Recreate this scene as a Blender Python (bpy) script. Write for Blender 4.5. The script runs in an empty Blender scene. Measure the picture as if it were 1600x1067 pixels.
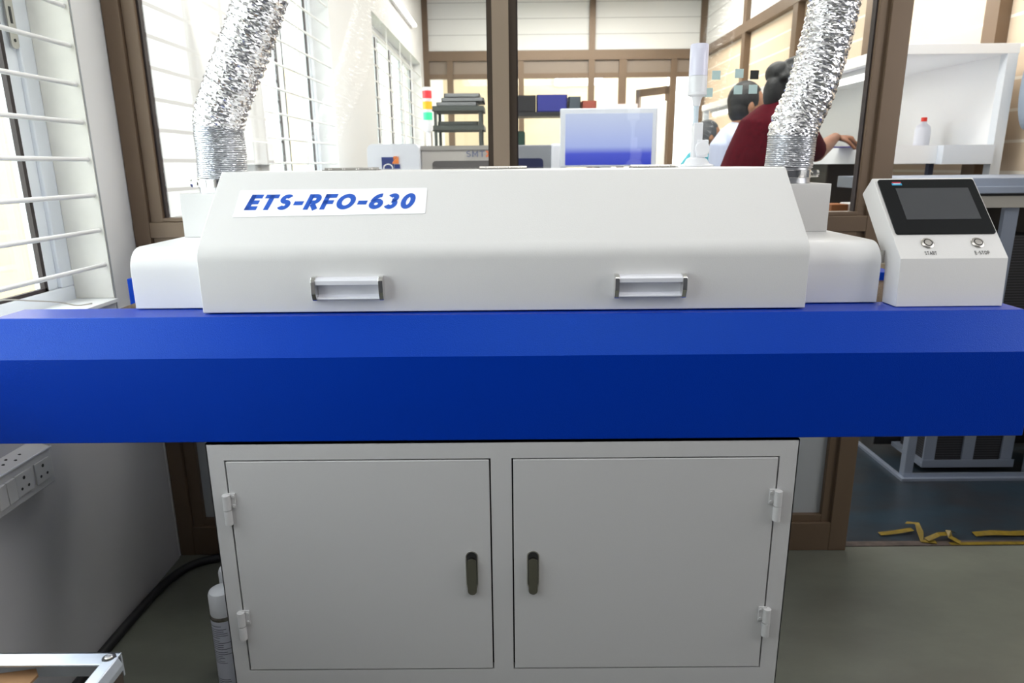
import bpy, bmesh, math, random
from mathutils import Vector, Matrix, Quaternion
from math import sin, cos, pi, radians
random.seed(7)
SC = bpy.context.scene
COL = SC.collection
# ------------------------------------------------------------------ camera
CAMH = 1.3
def norm(v): return v.normalized()
_X = norm(Vector((1, -.0087, -.004)))
_D = norm(Vector((0, -276, 1067))); _D = norm(_D - _X * _X.dot(_D))
_V = _D.cross(_X)
if _V.y < 0: _V = -_V
# world axes expressed in image axes (right, down, forward)
def w_axis(i):  # image axis i expressed in world coordinates
    return Vector((_X[i], _D[i], -_V[i]))
cr, cd, cf = w_axis(0), w_axis(1), w_axis(2)
cam_data = bpy.data.cameras.new('camera'); cam = bpy.data.objects.new('camera', cam_data); COL.objects.link(cam)
m = Matrix.Identity(4)
for i in range(3):
    m[i][0] = cr[i]; m[i][1] = -cd[i]; m[i][2] = -cf[i]
m[2][3] = CAMH
cam.matrix_world = m
cam_data.sensor_width = 36; cam_data.lens = 36 * 1067 / 1600
cam_data.clip_start = .02; cam_data.clip_end = 300
cam_data.dof.use_dof = True; cam_data.dof.focus_distance = 1.38; cam_data.dof.aperture_fstop = 6.3
SC.camera = cam
# ------------------------------------------------------------------ world, exposure, lamps
SC.view_settings.view_transform = 'Standard'; SC.view_settings.look = 'None'
SC.view_settings.exposure = 0.0; SC.view_settings.gamma = 1.0; SC.view_settings.use_curve_mapping = False
W = bpy.data.worlds.new('sky'); SC.world = W; W.use_nodes = True
bg = W.node_tree.nodes['Background']; bg.inputs[0].default_value = (.93, .97, 1, 1); bg.inputs[1].default_value = 7.0
def lamp(name, kind, loc, energy, color=(1, 1, 1), size=None, rot=(0, 0, 0)):
    d = bpy.data.lights.new(name, kind); d.energy = energy; d.color = color
    if size: d.shape = 'RECTANGLE'; d.size, d.size_y = size
    o = bpy.data.objects.new(name, d); COL.objects.link(o); o.location = loc; o.rotation_euler = rot
    return o
sun = lamp('sun', 'SUN', (0, 0, 10), 4.0, (1, .95, .86), rot=(radians(20), radians(32), 0)); sun.data.angle = radians(2)
lamp('ceiling_light_near', 'AREA', (.3, .1, 2.96), 17, (1, .985, .97), (1.8, .9))
lamp('side_fill', 'AREA', (2.58, .5, 1.95), 31, (1, .985, .98), (1.3, 1.6), (0, radians(90), 0))  # added fill from the right to brighten the left wall, no real lamp
for _n, (_y, _w) in enumerate(((.95, 2.0), (4.05, 1.34), (7.7, 3.1))):
    _p = lamp('window_portal', 'AREA', (-1.36, _y, 1.68), 1, size=(1.5, _w), rot=(0, radians(-90), 0)); _p.data.cycles.is_portal = True
lamp('workroom_fill_near', 'AREA', (.5, 2.75, 3.3), 45, (1, .98, .95), (1.6, .5))  # added fill to brighten the camera-facing sides in the workroom
lamp('workroom_light_front', 'AREA', (1.2, 4.4, 3.3), 70, (1, .97, .92), (2.2, 1.2))
lamp('workroom_light_back', 'AREA', (.9, 7.9, 3.3), 150, (1, .95, .88), (2.2, 1.2))
lamp('end_room_light', 'AREA', (.6, 11.2, 2.9), 45, (1, .86, .66), (3, 1.6))

# ------------------------------------------------------------------ materials
def mat(name, color, rough=.5, metal=0, bump=None, spec=.5, coat=0, vary=0, vscale=3, emis=None, estr=0):
    M = bpy.data.materials.new(name); M.use_nodes = True
    nt = M.node_tree; b = nt.nodes['Principled BSDF']
    b.inputs['Base Color'].default_value = (*color, 1); b.inputs['Roughness'].default_value = rough
    b.inputs['Metallic'].default_value = metal; b.inputs['Specular IOR Level'].default_value = spec
    if coat: b.inputs['Coat Weight'].default_value = coat; b.inputs['Coat Roughness'].default_value = .12
    if emis: b.inputs['Emission Color'].default_value = (*emis, 1); b.inputs['Emission Strength'].default_value = estr
    tc = nt.nodes.new('ShaderNodeTexCoord')
    if vary:
        n = nt.nodes.new('ShaderNodeTexNoise'); n.inputs['Scale'].default_value = vscale; n.inputs['Detail'].default_value = 6
        nt.links.new(tc.outputs['Object'], n.inputs['Vector'])
        r = nt.nodes.new('ShaderNodeValToRGB')
        r.color_ramp.elements[0].position = .3; r.color_ramp.elements[1].position = .7
        r.color_ramp.elements[0].color = (*[c * (1 - vary) for c in color], 1)
        r.color_ramp.elements[1].color = (*[min(1, c * (1 + vary)) for c in color], 1)
        nt.links.new(n.outputs['Fac'], r.inputs['Fac']); nt.links.new(r.outputs['Color'], b.inputs['Base Color'])
    if bump:
        n = nt.nodes.new('ShaderNodeTexNoise'); n.inputs['Scale'].default_value = bump[0]; n.inputs['Detail'].default_value = 3
        nt.links.new(tc.outputs['Object'], n.inputs['Vector'])
        bp = nt.nodes.new('ShaderNodeBump'); bp.inputs['Strength'].default_value = bump[1]; bp.inputs['Distance'].default_value = .002
        nt.links.new(n.outputs['Fac'], bp.inputs['Height']); nt.links.new(bp.outputs['Normal'], b.inputs['Normal'])
    return M
def lines_mat(name, base, line, scale, axis='Z', width=.06, rough=.6):
    """siding / louvre lines across one object axis"""
    M = mat(name, base, rough); nt = M.node_tree; b = nt.nodes['Principled BSDF']
    tc = nt.nodes.new('ShaderNodeTexCoord'); sp = nt.nodes.new('ShaderNodeSeparateXYZ')
    nt.links.new(tc.outputs['Object'], sp.inputs[0])
    mu = nt.nodes.new('ShaderNodeMath'); mu.operation = 'MULTIPLY'; mu.inputs[1].default_value = scale
    nt.links.new(sp.outputs[axis], mu.inputs[0])
    fr = nt.nodes.new('ShaderNodeMath'); fr.operation = 'FRACT'; nt.links.new(mu.outputs[0], fr.inputs[0])
    lt = nt.nodes.new('ShaderNodeMath'); lt.operation = 'LESS_THAN'; lt.inputs[1].default_value = width
    nt.links.new(fr.outputs[0], lt.inputs[0])
    mx = nt.nodes.new('ShaderNodeMix'); mx.data_type = 'RGBA'
    mx.inputs[6].default_value = (*base, 1); mx.inputs[7].default_value = (*line, 1)
    nt.links.new(lt.outputs[0], mx.inputs[0]); nt.links.new(mx.outputs[2], b.inputs['Base Color'])
    return M
def glass_mat(name, tint=(.96, .98, .97), extra=0.0):
    M = bpy.data.materials.new(name); M.use_nodes = True; nt = M.node_tree
    for n in list(nt.nodes):
        if n.type == 'BSDF_PRINCIPLED': nt.nodes.remove(n)
    out = [n for n in nt.nodes if n.type == 'OUTPUT_MATERIAL'][0]
    t = nt.nodes.new('ShaderNodeBsdfTransparent'); t.inputs[0].default_value = (*tint, 1)
    g = nt.nodes.new('ShaderNodeBsdfGlossy'); g.inputs['Roughness'].default_value = 0.0
    f = nt.nodes.new('ShaderNodeFresnel'); f.inputs['IOR'].default_value = 1.5
    ad = nt.nodes.new('ShaderNodeMath'); ad.operation = 'ADD'; ad.inputs[1].default_value = extra
    ge = nt.nodes.new('ShaderNodeNewGeometry'); io = nt.nodes.new('ShaderNodeMapRange')
    io.inputs['To Min'].default_value = 1.5; io.inputs['To Max'].default_value = 1 / 1.5
    nt.links.new(ge.outputs['Backfacing'], io.inputs['Value']); nt.links.new(io.outputs[0], f.inputs['IOR'])
    nt.links.new(f.outputs[0], ad.inputs[0])
    mx = nt.nodes.new('ShaderNodeMixShader')
    nt.links.new(ad.outputs[0], mx.inputs[0]); nt.links.new(t.outputs[0], mx.inputs[1]); nt.links.new(g.outputs[0], mx.inputs[2])
    nt.links.new(mx.outputs[0], out.inputs[0])
    return M
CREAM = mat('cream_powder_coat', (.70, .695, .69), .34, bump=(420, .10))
CREAM_SHADE = mat('shaded_cream_powder_coat', (.57, .565, .57), .42, bump=(420, .10))  # same cream paint as the cover, darkened for the dimness lower down
WHITEP = mat('white_hood_paint', (.77, .77, .775), .36, bump=(420, .06))
BLUE = mat('blue_powder_coat', (.0, .031, .38), .33, bump=(520, .30), spec=.42)
BLUE.node_tree.nodes['Principled BSDF'].inputs['Specular Tint'].default_value = (.22, .55, 1, 1)
DARKIN = mat('dark_interior', (.02, .02, .02), .8)
BELT = mat('brown_wire_belt', (.16, .11, .07), .5, .5)
LABEL = mat('white_label_film', (.93, .94, .97), .35)
INK = mat('blue_ink', (.02, .10, .52), .3)
BLACKINK = mat('black_ink', (.02, .02, .02), .5)
CHROME = mat('chrome', (.75, .74, .72), .12, 1)
STEEL = mat('brushed_steel', (.55, .53, .50), .3, 1)
BRONZE = mat('nickel_lock', (.34, .32, .28), .25, 1)
GRIP = mat('white_anodised_grip', (.85, .86, .92), .28, .2)
HMI = mat('hmi_housing_paint', (.75, .74, .73), .4, bump=(420, .08))
BEZEL = mat('black_bezel', (.008, .009, .010), .3, spec=.15)
SCREEN = mat('grey_screen', (.062, .065, .071), .3, spec=.25)
FOIL = mat('aluminium_foil', (.9, .9, .92), .17, .95)
FOILT = mat('compressed_foil', (.62, .63, .66), .28, .9)
WALL = mat('white_wall_paint', (.80, .80, .80), .75, bump=(30, .05))
WALLLOW = mat('shaded_grey_wall_paint', (.52, .51, .52), .7, vary=.05, vscale=2, bump=(40, .05))  # white-grey wall colour with the shadow below the window painted in
REVEAL = mat('off_white_plaster', (.74, .72, .67), .8, vary=.06, vscale=8)
UPVC = mat('white_upvc', (.80, .83, .88), .35)
GASKET = mat('black_gasket', (.03, .02, .02), .6)
BARS = mat('white_grille_paint', (.82, .82, .82), .35)
ALU = mat('brown_anodised_aluminium', (.165, .112, .072), .40, .25, vary=.05, vscale=4)
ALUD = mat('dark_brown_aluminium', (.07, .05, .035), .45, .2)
PANELG = mat('grey_laminate_panel', (.42, .44, .45), .5)
WBOARD = lines_mat('white_board_panel', (.78, .79, .79), (.46, .47, .48), 5.2, 'Z', .05)
CEIL = mat('white_ceiling', (.82, .82, .81), .8)
CREAMW = lines_mat('cream_blind', (.68, .55, .41), (.86, .80, .70), 6.5, 'Z', .10)
CREAMFAR = mat('cream_far_wall', (.9, .76, .55), .8)
GLASS = glass_mat('clear_glass')
GLASST = glass_mat('partition_glass', (.93, .94, .93), .02)
WHITE = mat('white_laminate', (.86, .87, .88), .4)
WHITEB = mat('white_plastic', (.84, .85, .89), .3)
BLACKP = mat('black_plastic', (.02, .02, .022), .4)
RUBBER = mat('black_rubber', (.012, .012, .014), .5)
GALV = mat('galvanised_steel', (.62, .66, .70), .32, .75, vary=.12, vscale=14)
ALUPRO = mat('aluminium_profile', (.30, .345, .43), .38, .45)
CARD = mat('brown_cardboard', (.42, .24, .12), .8, vary=.06, vscale=20)
YELLOW = mat('yellow_floor_tape', (.15, .10, .004), .45, vary=.25, vscale=40)
SOCK = mat('switchboard_plastic', (.62, .61, .60), .4)
def floor_mat(name, c1, c2, c3, rough):
    M = mat(name, c1, rough); nt = M.node_tree; b = nt.nodes['Principled BSDF']
    tc = nt.nodes.new('ShaderNodeTexCoord')
    mp = nt.nodes.new('ShaderNodeMapping'); mp.inputs['Scale'].default_value = (1, 2.2, 1); mp.inputs['Rotation'].default_value = (0, 0, .5)
    nt.links.new(tc.outputs['Object'], mp.inputs[0])
    n = nt.nodes.new('ShaderNodeTexNoise'); n.inputs['Scale'].default_value = 2.6; n.inputs['Detail'].default_value = 8; n.inputs['Roughness'].default_value = .62
    nt.links.new(mp.outputs[0], n.inputs['Vector'])
    r = nt.nodes.new('ShaderNodeValToRGB'); e = r.color_ramp.elements
    e[0].position = .33; e[0].color = (*c2, 1); e[1].position = .62; e[1].color = (*c1, 1)
    x = e.new(.75); x.color = (*c3, 1)
    nt.links.new(n.outputs['Fac'], r.inputs[0]); nt.links.new(r.outputs[0], b.inputs['Base Color'])
    n2 = nt.nodes.new('ShaderNodeTexNoise'); n2.inputs['Scale'].default_value = 9; nt.links.new(tc.outputs['Object'], n2.inputs['Vector'])
    bp = nt.nodes.new('ShaderNodeBump'); bp.inputs['Strength'].default_value = .12; bp.inputs['Distance'].default_value = .01
    nt.links.new(n2.outputs['Fac'], bp.inputs['Height']); nt.links.new(bp.outputs[0], b.inputs['Normal'])
    return M
FLOOR1 = floor_mat('green_grey_epoxy', (.145, .153, .125), (.115, .118, .098), (.165, .172, .145), .3)
FLOOR2 = floor_mat('blue_grey_epoxy', (.015, .029, .042), (.020, .017, .016), (.024, .040, .054), .35)

# ------------------------------------------------------------------ mesh helpers
def rounded(pts, radii, seg=6):
    """fillet a closed 2-D polygon"""
    out = []; n = len(pts)
    for i in range(n):
        p = Vector(pts[i]); a = Vector(pts[i - 1]); b = Vector(pts[(i + 1) % n]); r = radii[i] if isinstance(radii, (list, tuple)) else radii
        if r <= 0: out.append(tuple(p)); continue
        u = (a - p).normalized(); v = (b - p).normalized(); ang = u.angle(v); t = r / math.tan(ang / 2)
        t = min(t, (a - p).length * .49, (b - p).length * .49); rr = t * math.tan(ang / 2)
        c = p + (u + v).normalized() * (rr / sin(ang / 2))
        s = p + u * t - c; e = p + v * t - c
        a0 = math.atan2(s.y, s.x); a1 = math.atan2(e.y, e.x); d = (a1 - a0 + pi) % (2 * pi) - pi
        for k in range(seg + 1):
            q = a0 + d * k / seg; out.append((c.x + rr * cos(q), c.y + rr * sin(q)))
    return out
class MB:
    def __init__(s): s.bm = bmesh.new(); s.mi = 0
    def m(s, i): s.mi = i; return s
    def _f(s, vs):
        try: f = s.bm.faces.new(vs); f.material_index = s.mi; return f
        except ValueError: return None
    def box(s, x0, x1, y0, y1, z0, z1, M=None):
        c = [Vector((x, y, z)) for z in (z0, z1) for y in (y0, y1) for x in (x0, x1)]
        if M: c = [M @ p for p in c]
        v = [s.bm.verts.new(p) for p in c]
        for f in ((0, 2, 3, 1), (4, 5, 7, 6), (0, 1, 5, 4), (2, 6, 7, 3), (0, 4, 6, 2), (1, 3, 7, 5)): s._f([v[i] for i in f])
        return s
    def prism(s, pts, a, b, axis='x', M=None):
        """extrude 2-D polygon from a to b along axis; x: pts=(y,z), y: pts=(x,z), z: pts=(x,y)"""
        def P(p, t):
            q = Vector((t, p[0], p[1])) if axis == 'x' else Vector((p[0], t, p[1])) if axis == 'y' else Vector((p[0], p[1], t))
            return M @ q if M else q
        A = [s.bm.verts.new(P(p, a)) for p in pts]; B = [s.bm.verts.new(P(p, b)) for p in pts]; n = len(pts)
        s._f(A[::-1]); s._f(B)
        for i in range(n): s._f([A[i], A[(i + 1) % n], B[(i + 1) % n], B[i]])
        return s
    def lathe(s, prof, loc, axis=(0, 0, 1), seg=32, cap=True):
        """prof = [(r, h)...] along axis"""
        q = Vector((0, 0, 1)).rotation_difference(Vector(axis).normalized()); L = Vector(loc); rings = []
        for r, h in prof:
            if r < 1e-6: rings.append([s.bm.verts.new(L + q @ Vector((0, 0, h)))])
            else: rings.append([s.bm.verts.new(L + q @ Vector((r * cos(2 * pi * k / seg), r * sin(2 * pi * k / seg), h))) for k in range(seg)])
        for A, B in zip(rings, rings[1:]):
            for k in range(seg):
                j = (k + 1) % seg
                if len(A) == 1 and len(B) == 1: continue
                if len(A) == 1: s._f([A[0], B[k], B[j]])
                elif len(B) == 1: s._f([A[k], A[j], B[0]])
                else: s._f([A[k], A[j], B[j], B[k]])
        if cap:
            if len(rings[0]) > 1: s._f(rings[0][::-1])
            if len(rings[-1]) > 1: s._f(rings[-1])
        return s
    def cyl(s, p0, p1, r, seg=16):
        p0 = Vector(p0); p1 = Vector(p1); return s.lathe([(r, 0), (r, (p1 - p0).length)], p0, p1 - p0, seg)
    def tube(s, pts, r, seg=8, flat=None, close=True):
        pts = [Vector(p) for p in pts]; n = len(pts); R = r if isinstance(r, (list, tuple)) else [r] * n
        t0 = (pts[1] - pts[0]).normalized(); up = Vector((0, 0, 1)) if abs(t0.z) < .9 else Vector((1, 0, 0))
        u = t0.cross(up).normalized(); rings = []
        for i, p in enumerate(pts):
            t = (pts[min(i + 1, n - 1)] - pts[max(i - 1, 0)]).normalized()
            u = (u - t * u.dot(t)).normalized(); v = t.cross(u)
            ra = R[i]; rb = ra if flat is None else ra * flat
            rings.append([s.bm.verts.new(p + u * ra * cos(2 * pi * k / seg) + v * rb * sin(2 * pi * k / seg)) for k in range(seg)])
        for A, B in zip(rings, rings[1:]):
            for k in range(seg): s._f([A[k], A[(k + 1) % seg], B[(k + 1) % seg], B[k]])
        if close:
            s._f(rings[0][::-1]); s._f(rings[-1])
        return s
    def ell(s, c, r, M=None, seg=20, rings=12):
        c = Vector(c); R = []
        for i in range(1, rings):
            th = pi * i / rings
            R.append([Vector((r[0] * sin(th) * cos(2 * pi * k / seg), r[1] * sin(th) * sin(2 * pi * k / seg), r[2] * cos(th))) for k in range(seg)])
        T = lambda p: s.bm.verts.new(c + (M @ p if M else p))
        top = T(Vector((0, 0, r[2]))); bot = T(Vector((0, 0, -r[2]))); V = [[T(p) for p in q] for q in R]
        for k in range(seg):
            j = (k + 1) % seg
            s._f([top, V[0][k], V[0][j]]); s._f([bot, V[-1][j], V[-1][k]])
            for A, B in zip(V, V[1:]): s._f([A[k], B[k], B[j], A[j]])
        return s
    def strip(s, pts, w, T, thick=0):
        """flat stroke of width w along 2-D polyline, mitred; T maps (u,v,h) to 3-D"""
        P = [Vector(p) for p in pts]; n = len(P); L = []; Rr = []
        closed = (P[0] - P[-1]).length < 1e-6
        for i in range(n):
            a = P[i - 1] if i > 0 else (P[-2] if closed else None); b = P[i + 1] if i < n - 1 else (P[1] if closed else None)
            d1 = (P[i] - a).normalized() if a is not None else None; d2 = (b - P[i]).normalized() if b is not None else None
            if d1 is None: d1 = d2
            if d2 is None: d2 = d1
            n1 = Vector((-d1.y, d1.x)); n2 = Vector((-d2.y, d2.x)); mm = (n1 + n2)
            if mm.length < 1e-4: mm = n1
            mm.normalize(); k = w / 2 / max(.35, mm.dot(n1))
            L.append(P[i] + mm * k); Rr.append(P[i] - mm * k)
        vl = [s.bm.verts.new(T(p.x, p.y)) for p in L]; vr = [s.bm.verts.new(T(p.x, p.y)) for p in Rr]
        for i in range(n - 1): s._f([vr[i], vr[i + 1], vl[i + 1], vl[i]])
        return s
    def build(s, name, mats, parent=None, bevel=0, smooth=None, seg=2, recalc=True):
        bm = s.bm
        if recalc: bmesh.ops.recalc_face_normals(bm, faces=bm.faces)
        o3 = Vector((0, 0, 0)); p = parent
        while p is not None: o3 += Vector(p.location); p = p.parent
        if parent is not None:
            for v in bm.verts: v.co -= o3
        me = bpy.data.meshes.new(name)
        origin = None
        if parent is None and bm.verts:   # put a lone thing's origin at its base
            xs = [v.co for v in bm.verts]
            origin = Vector((sum(v.x for v in xs) / len(xs), sum(v.y for v in xs) / len(xs), min(v.z for v in xs)))
            for v in bm.verts: v.co -= origin
        bm.to_mesh(me); bm.free()
        o = bpy.data.objects.new(name, me); COL.objects.link(o)
        if origin is not None: o.location = origin
        for mt in (mats if isinstance(mats, (list, tuple)) else [mats]): me.materials.append(mt)
        if parent is not None: o.parent = parent
        if smooth is not None:
            for q in me.polygons: q.use_smooth = True
            me.set_sharp_from_angle(angle=radians(smooth))
        if bevel:
            b = o.modifiers.new('bevel', 'BEVEL'); b.width = bevel; b.segments = seg; b.limit_method = 'ANGLE'; b.angle_limit = radians(40)
        return o
def tag(o, label=None, cat=None, group=None, kind=None):
    if label: o['label'] = label
    if cat: o['category'] = cat
    if group: o['group'] = group
    if kind: o['kind'] = kind
    return o
def thing(name, loc, label=None, cat=None, group=None, kind=None):
    o = bpy.data.objects.new(name, None); COL.objects.link(o); o.location = loc; o.empty_display_size = .05
    return tag(o, label, cat, group, kind)
def struct(o, label=None):
    o['kind'] = 'structure'
    if label: o['label'] = label
    return o
def copy_tree(o, parent=None, off=(0, 0, 0)):
    c = o.copy(); COL.objects.link(c)
    if parent is None: c.location = Vector(o.location) + Vector(off)
    else: c.parent = parent
    for ch in list(o.children): copy_tree(ch, c)
    return c
def arc(cx, cy, rx, ry, a0, a1, n=14):
    return [(cx + rx * cos(radians(a0 + (a1 - a0) * k / n)), cy + ry * sin(radians(a0 + (a1 - a0) * k / n))) for k in range(n + 1)]
# stroke alphabet, cap height 1 (centre lines inset by half the stroke)
def glyph(ch, t):
    h = t / 2; T1 = 1 - h
    if ch == 'E': return .62, [[(h, h), (h, T1)], [(0, T1), (.6, T1)], [(0, .5), (.55, .5)], [(0, h), (.6, h)], [(h, 0), (h, 1)]]
    if ch == 'F': return .60, [[(h, 0), (h, 1)], [(0, T1), (.6, T1)], [(0, .47), (.54, .47)]]
    if ch == 'T': return .70, [[(0, T1), (.68, T1)], [(.34, 0), (.34, 1)]]
    if ch == '-': return .50, [[(.02, .42), (.48, .42)]]
    if ch == 'O': return .92, [arc(.45, .5, .45 - h, .5 - h, 0, 360, 36)]
    if ch == '0': return .70, [arc(.34, .5, .34 - h, .5 - h, 0, 360, 32)]
    if ch == 'D': return .8, [[(h, h), (h, T1)] + arc(.3, .5, .46 - h, .5 - h, 90, -90) + [(h, h)]]
    if ch == 'P': return .64, [[(h, 0), (h, 1)], [(h, T1)] + arc(.33, .68, .29 - h, .32 - h, 90, -90) + [(h, .36 + h)]]
    if ch == 'R': return .70, [[(h, 0), (h, 1)], [(h, T1)] + arc(.36, .67, .31 - h, .33 - h, 90, -90) + [(h, .34 + h)], [(.34, .36), (.60, 0)]]
    if ch == 'A': return .8, [[(.06, 0), (.39, 1 - h)], [(.72, 0), (.39, 1 - h)], [(.2, .3), (.58, .3)]]
    if ch == 'M': return .86, [[(h, 0), (h, 1)], [(.8 - h, 0), (.8 - h, 1)], [(h, .95), (.4, .35), (.8 - h, .95)]]
    if ch == 'S':
        m_ = .52; return .64, [arc(.31, (T1 + m_) / 2, .30 - h, (T1 - m_) / 2, 35, 262, 16) + arc(.31, (m_ + h) / 2, .31 - h, (m_ - h) / 2, 82, -150, 16)]
    if ch == '6': return .68, [arc(.34, .33, .34 - h, .33 - h, 0, 360, 28), arc(.46, .42, .46 - h, .58 - h, 172, 100, 10) + [(.50, T1)]]
    if ch == '3': return .64, [arc(.28, (T1 + .53) / 2, .29 - h, (T1 - .53) / 2, 150, -90, 16), arc(.28, (.53 + h) / 2, .32 - h, (.53 - h) / 2, 90, -155, 16)]
    return .3, []
def lettering(mb, text, T, height, t, gap=.12, shear=0, u0=0, v0=0, width=None, wscale=1.0):
    tot = sum(glyph(c, t)[0] for c in text) + gap * (len(text) - 1)
    sx = height * wscale if width is None else width / tot
    u = 0
    for c in text:
        w, st = glyph(c, t)
        for s_ in st:
            mb.strip([(a + u, b) for a, b in s_], t, lambda a, b: T(u0 + (a * sx) + shear * b * height, v0 + b * height))
        u += w + gap
    return mb

# ================================================================== THE SETTING
XL = -1.165; YP = 2.14; WT = .22
# floors
struct(MB().box(-1.6, 2.7, -2.6, YP, -.05, 0).build('floor', FLOOR1), 'green grey epoxy floor in front of the partition')
struct(MB().box(-1.6, 2.72, YP, 12.3, -.05, -.0005).build('floor', FLOOR2), 'blue grey scuffed epoxy floor beyond the doorway')
struct(MB().box(-1.6, 2.72, -2.6, YP, 3.0, 3.1).build('ceiling', CEIL))
struct(MB().box(-1.6, 2.72, YP, 9.7, 3.42, 3.5).build('ceiling', CEIL))
struct(MB().box(-1.6, 2.72, 9.7, 12.3, 3.0, 3.1).build('ceiling', CEIL))
# left wall with openings: (y0,y1,z0,z1)
holes = [(-.05, 1.958, .925, 2.4), (3.38, 4.72, .98, 2.45), (6.15, 9.3, 1.0, 2.55)]
w = MB(); y = -2.6
for (a, b, z0, z1) in holes:
    w.box(XL - WT, XL, y, a, 0, 3.45); w.box(XL - WT, XL, a, b, z1, 3.45); w.box(XL - WT, XL, a, b, 0, z0); y = b
w.box(XL - WT, XL, y, 12.3, 0, 3.45)
struct(w.build('wall_left', WALL), 'white wall with barred windows')
struct(MB().box(XL + .0005, XL + .004, -2.6, YP - .05, 0, .90).build('wall_left_dado', WALLLOW), 'grey lower part of the left wall, painted darker for shadow')
DIM = mat('blue_grey_wall', (.20, .21, .24), .8)
struct(MB().box(-1.6, 2.72, -2.7, -2.6, 0, 3.0).build('wall_back', DIM))
struct(MB().box(2.6, 2.7, -2.6, YP, 0, 3.0).build('wall_right', DIM))
# near window: reveal, frames, glass, grille
def upvc_window(name, y0, y1, z0, z1, n, xo, grille, label, bar_dz=.0975, bar_z0=1.033, verts=()):
    r = thing(name, (XL, (y0 + y1) / 2, z0), label, None, None, 'structure')
    f = MB(); xi = xo + .05
    f.box(xo, xi, y0, y1, z0, z0 + .05).box(xo, xi, y0, y1, z1 - .05, z1)
    f.box(xo, xi, y1 - .055, y1, z0 + .05, z1 - .05).box(xo, xi, y0, y0 + .055, z0 + .05, z1 - .05)
    wd = (y1 - y0 - .11) / n
    for k in range(n):
        a = y0 + .055 + k * wd; b = a + wd
        f.box(xo + .008, xo + .040, b - .05, b, z0 + .05, z1 - .08).box(xo + .008, xo + .040, a, a + .05, z0 + .05, z1 - .08)
        f.box(xo + .008, xo + .0395, a, b, z1 - .08, z1 - .05)
    f.build('window_frame', UPVC, r, bevel=.003)
    g = MB(); q = MB()
    for k in range(n):
        a = y0 + .055 + k * wd + .05; b = a + wd - .10
        q.box(xo + .03, xo + .043, b - .010, b + .003, z0 + .05, z1 - .08).box(xo + .03, xo + .043, a - .003, a + .010, z0 + .05, z1 - .08)
        q.box(xo + .03, xo + .043, a, b, z0 + .05, z0 + .060)
        g.box(xo + .02, xo + .026, a, b, z0 + .05, z1 - .08)
    q.build('gasket', GASKET, r); g.build('glass_pane', GLASS, r)
    if grille:
        k = 0
        while bar_z0 + k * bar_dz < z1 - .02:
            zz = bar_z0 + k * bar_dz
            MB().cyl((grille, y0, zz), (grille, y1, zz), .0062, 12).build('grille_bar', BARS, r, smooth=60); k += 1
        for vy in verts: MB().box(grille - .004, grille + .004, vy - .012, vy + .012, z0, z1).build('grille_upright', BARS, r)
    return r
wn = upvc_window('window_1', -.05, 1.956, .925, 2.4, 3, -1.325, -1.178, 'white framed sliding window with horizontal white bars', verts=(1.28, .62))
lp = MB(); lp.prism(rounded([(1.868, 1.60), (1.896, 1.60), (1.896, 1.84), (1.868, 1.84)], .012), -1.2755, -1.2715, 'x'); lp.build('latch_plate', STEEL, wn)
lh = MB(); lh.box(-1.272, -1.2708, 1.878, 1.886, 1.66, 1.70).cyl((-1.272, 1.882, 1.62), (-1.2705, 1.882, 1.62), .004, 12); lh.build('latch_slot', BLACKINK, wn)
struct(MB().box(-1.275, XL + .012, -.05, 1.956, .9252, .935).box(-1.33, -1.275, -.05, 1.956, .9252, .9255).build('window_1_sill', WHITE), 'white sill board of the barred window')
struct(MB().box(-1.275, XL, 1.9545, 1.9578, .936, 2.4).build('trim_1', REVEAL), 'plastered reveal beside the window')
struct(MB().box(XL + .0005, XL + .002, 1.959, 1.963, .90, 3.0).build('trim_2', PANELG), 'thin joint line down the wall beside the window')
upvc_window('window_2', 3.38, 4.72, .98, 2.45, 2, -1.33, -1.178, 'barred window in the left wall beyond the glass', .12, 1.08, (4.05,))
upvc_window('window_3', 6.15, 9.3, 1.0, 2.55, 4, -1.33, -1.178, 'far row of barred windows beyond the glass', .13, 1.1, (6.9, 7.7, 8.5))
# glazed partition (near): frames
p = MB(); F0, F1 = YP - .035, YP + .035
def post(a, b, z0=0, z1=3.0, d=0): p.box(a, b, F0 - d, F1 + d, z0, z1)
post(XL + .002, XL + .052, 0, 3.0); post(XL + .052, XL + .092, 0, 3.0, -.012)
post(1.045, 1.085, 0, 3.0, -.012); post(1.075, 1.135, 0, 3.0)
p.box(XL, 1.135, F0 + .002, F1 - .002, 1.092, 1.14); p.box(XL + .09, 1.05, F0 + .010, F1 - .01, 1.14, 1.152)
p.box(XL, 1.135, F0 + .002, F1 - .002, 0, .105); p.box(XL, 1.08, F0 + .0135, F1 - .0135, .105, .13)
p.box(XL, 1.135, F0, F1, 2.95, 3.0); p.box(1.135, 2.6, F0, F1, 2.95, 3.0)
p.box(XL + .09, 1.05, F0 + .005, F1 - .005, .99, 1.092)
struct(p.build('wall_front', ALU, bevel=.002), 'brown aluminium glazed partition behind the machine')
struct(MB().m(0).box(-.058, -.010, F0 - .004, F1 + .004, 1.1405, 2.95).m(1).box(-.072, -.058, F0 + .010, F1 - .010, 1.1405, 2.95).box(-.010, .012, F0 + .010, F1 - .010, 1.1405, 2.95).build('trim_6', [mat('lit_brown_aluminium', (.36, .28, .21), .38, .3), ALUD]), 'central brown mullion of the glazed partition')  # profile shading put into the colours: light centre strip, dark side beads
struct(MB().box(XL + .09, 1.05, YP - .006, YP + .006, .13, .99).build('wall_front_panel', PANELG), 'grey infill panel below the glass partition')
struct(MB().box(XL + .092, -.07, YP - .003, YP + .003, 1.15, 2.95).build('window_4', GLASST), 'left pane of the glazed partition')
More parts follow.
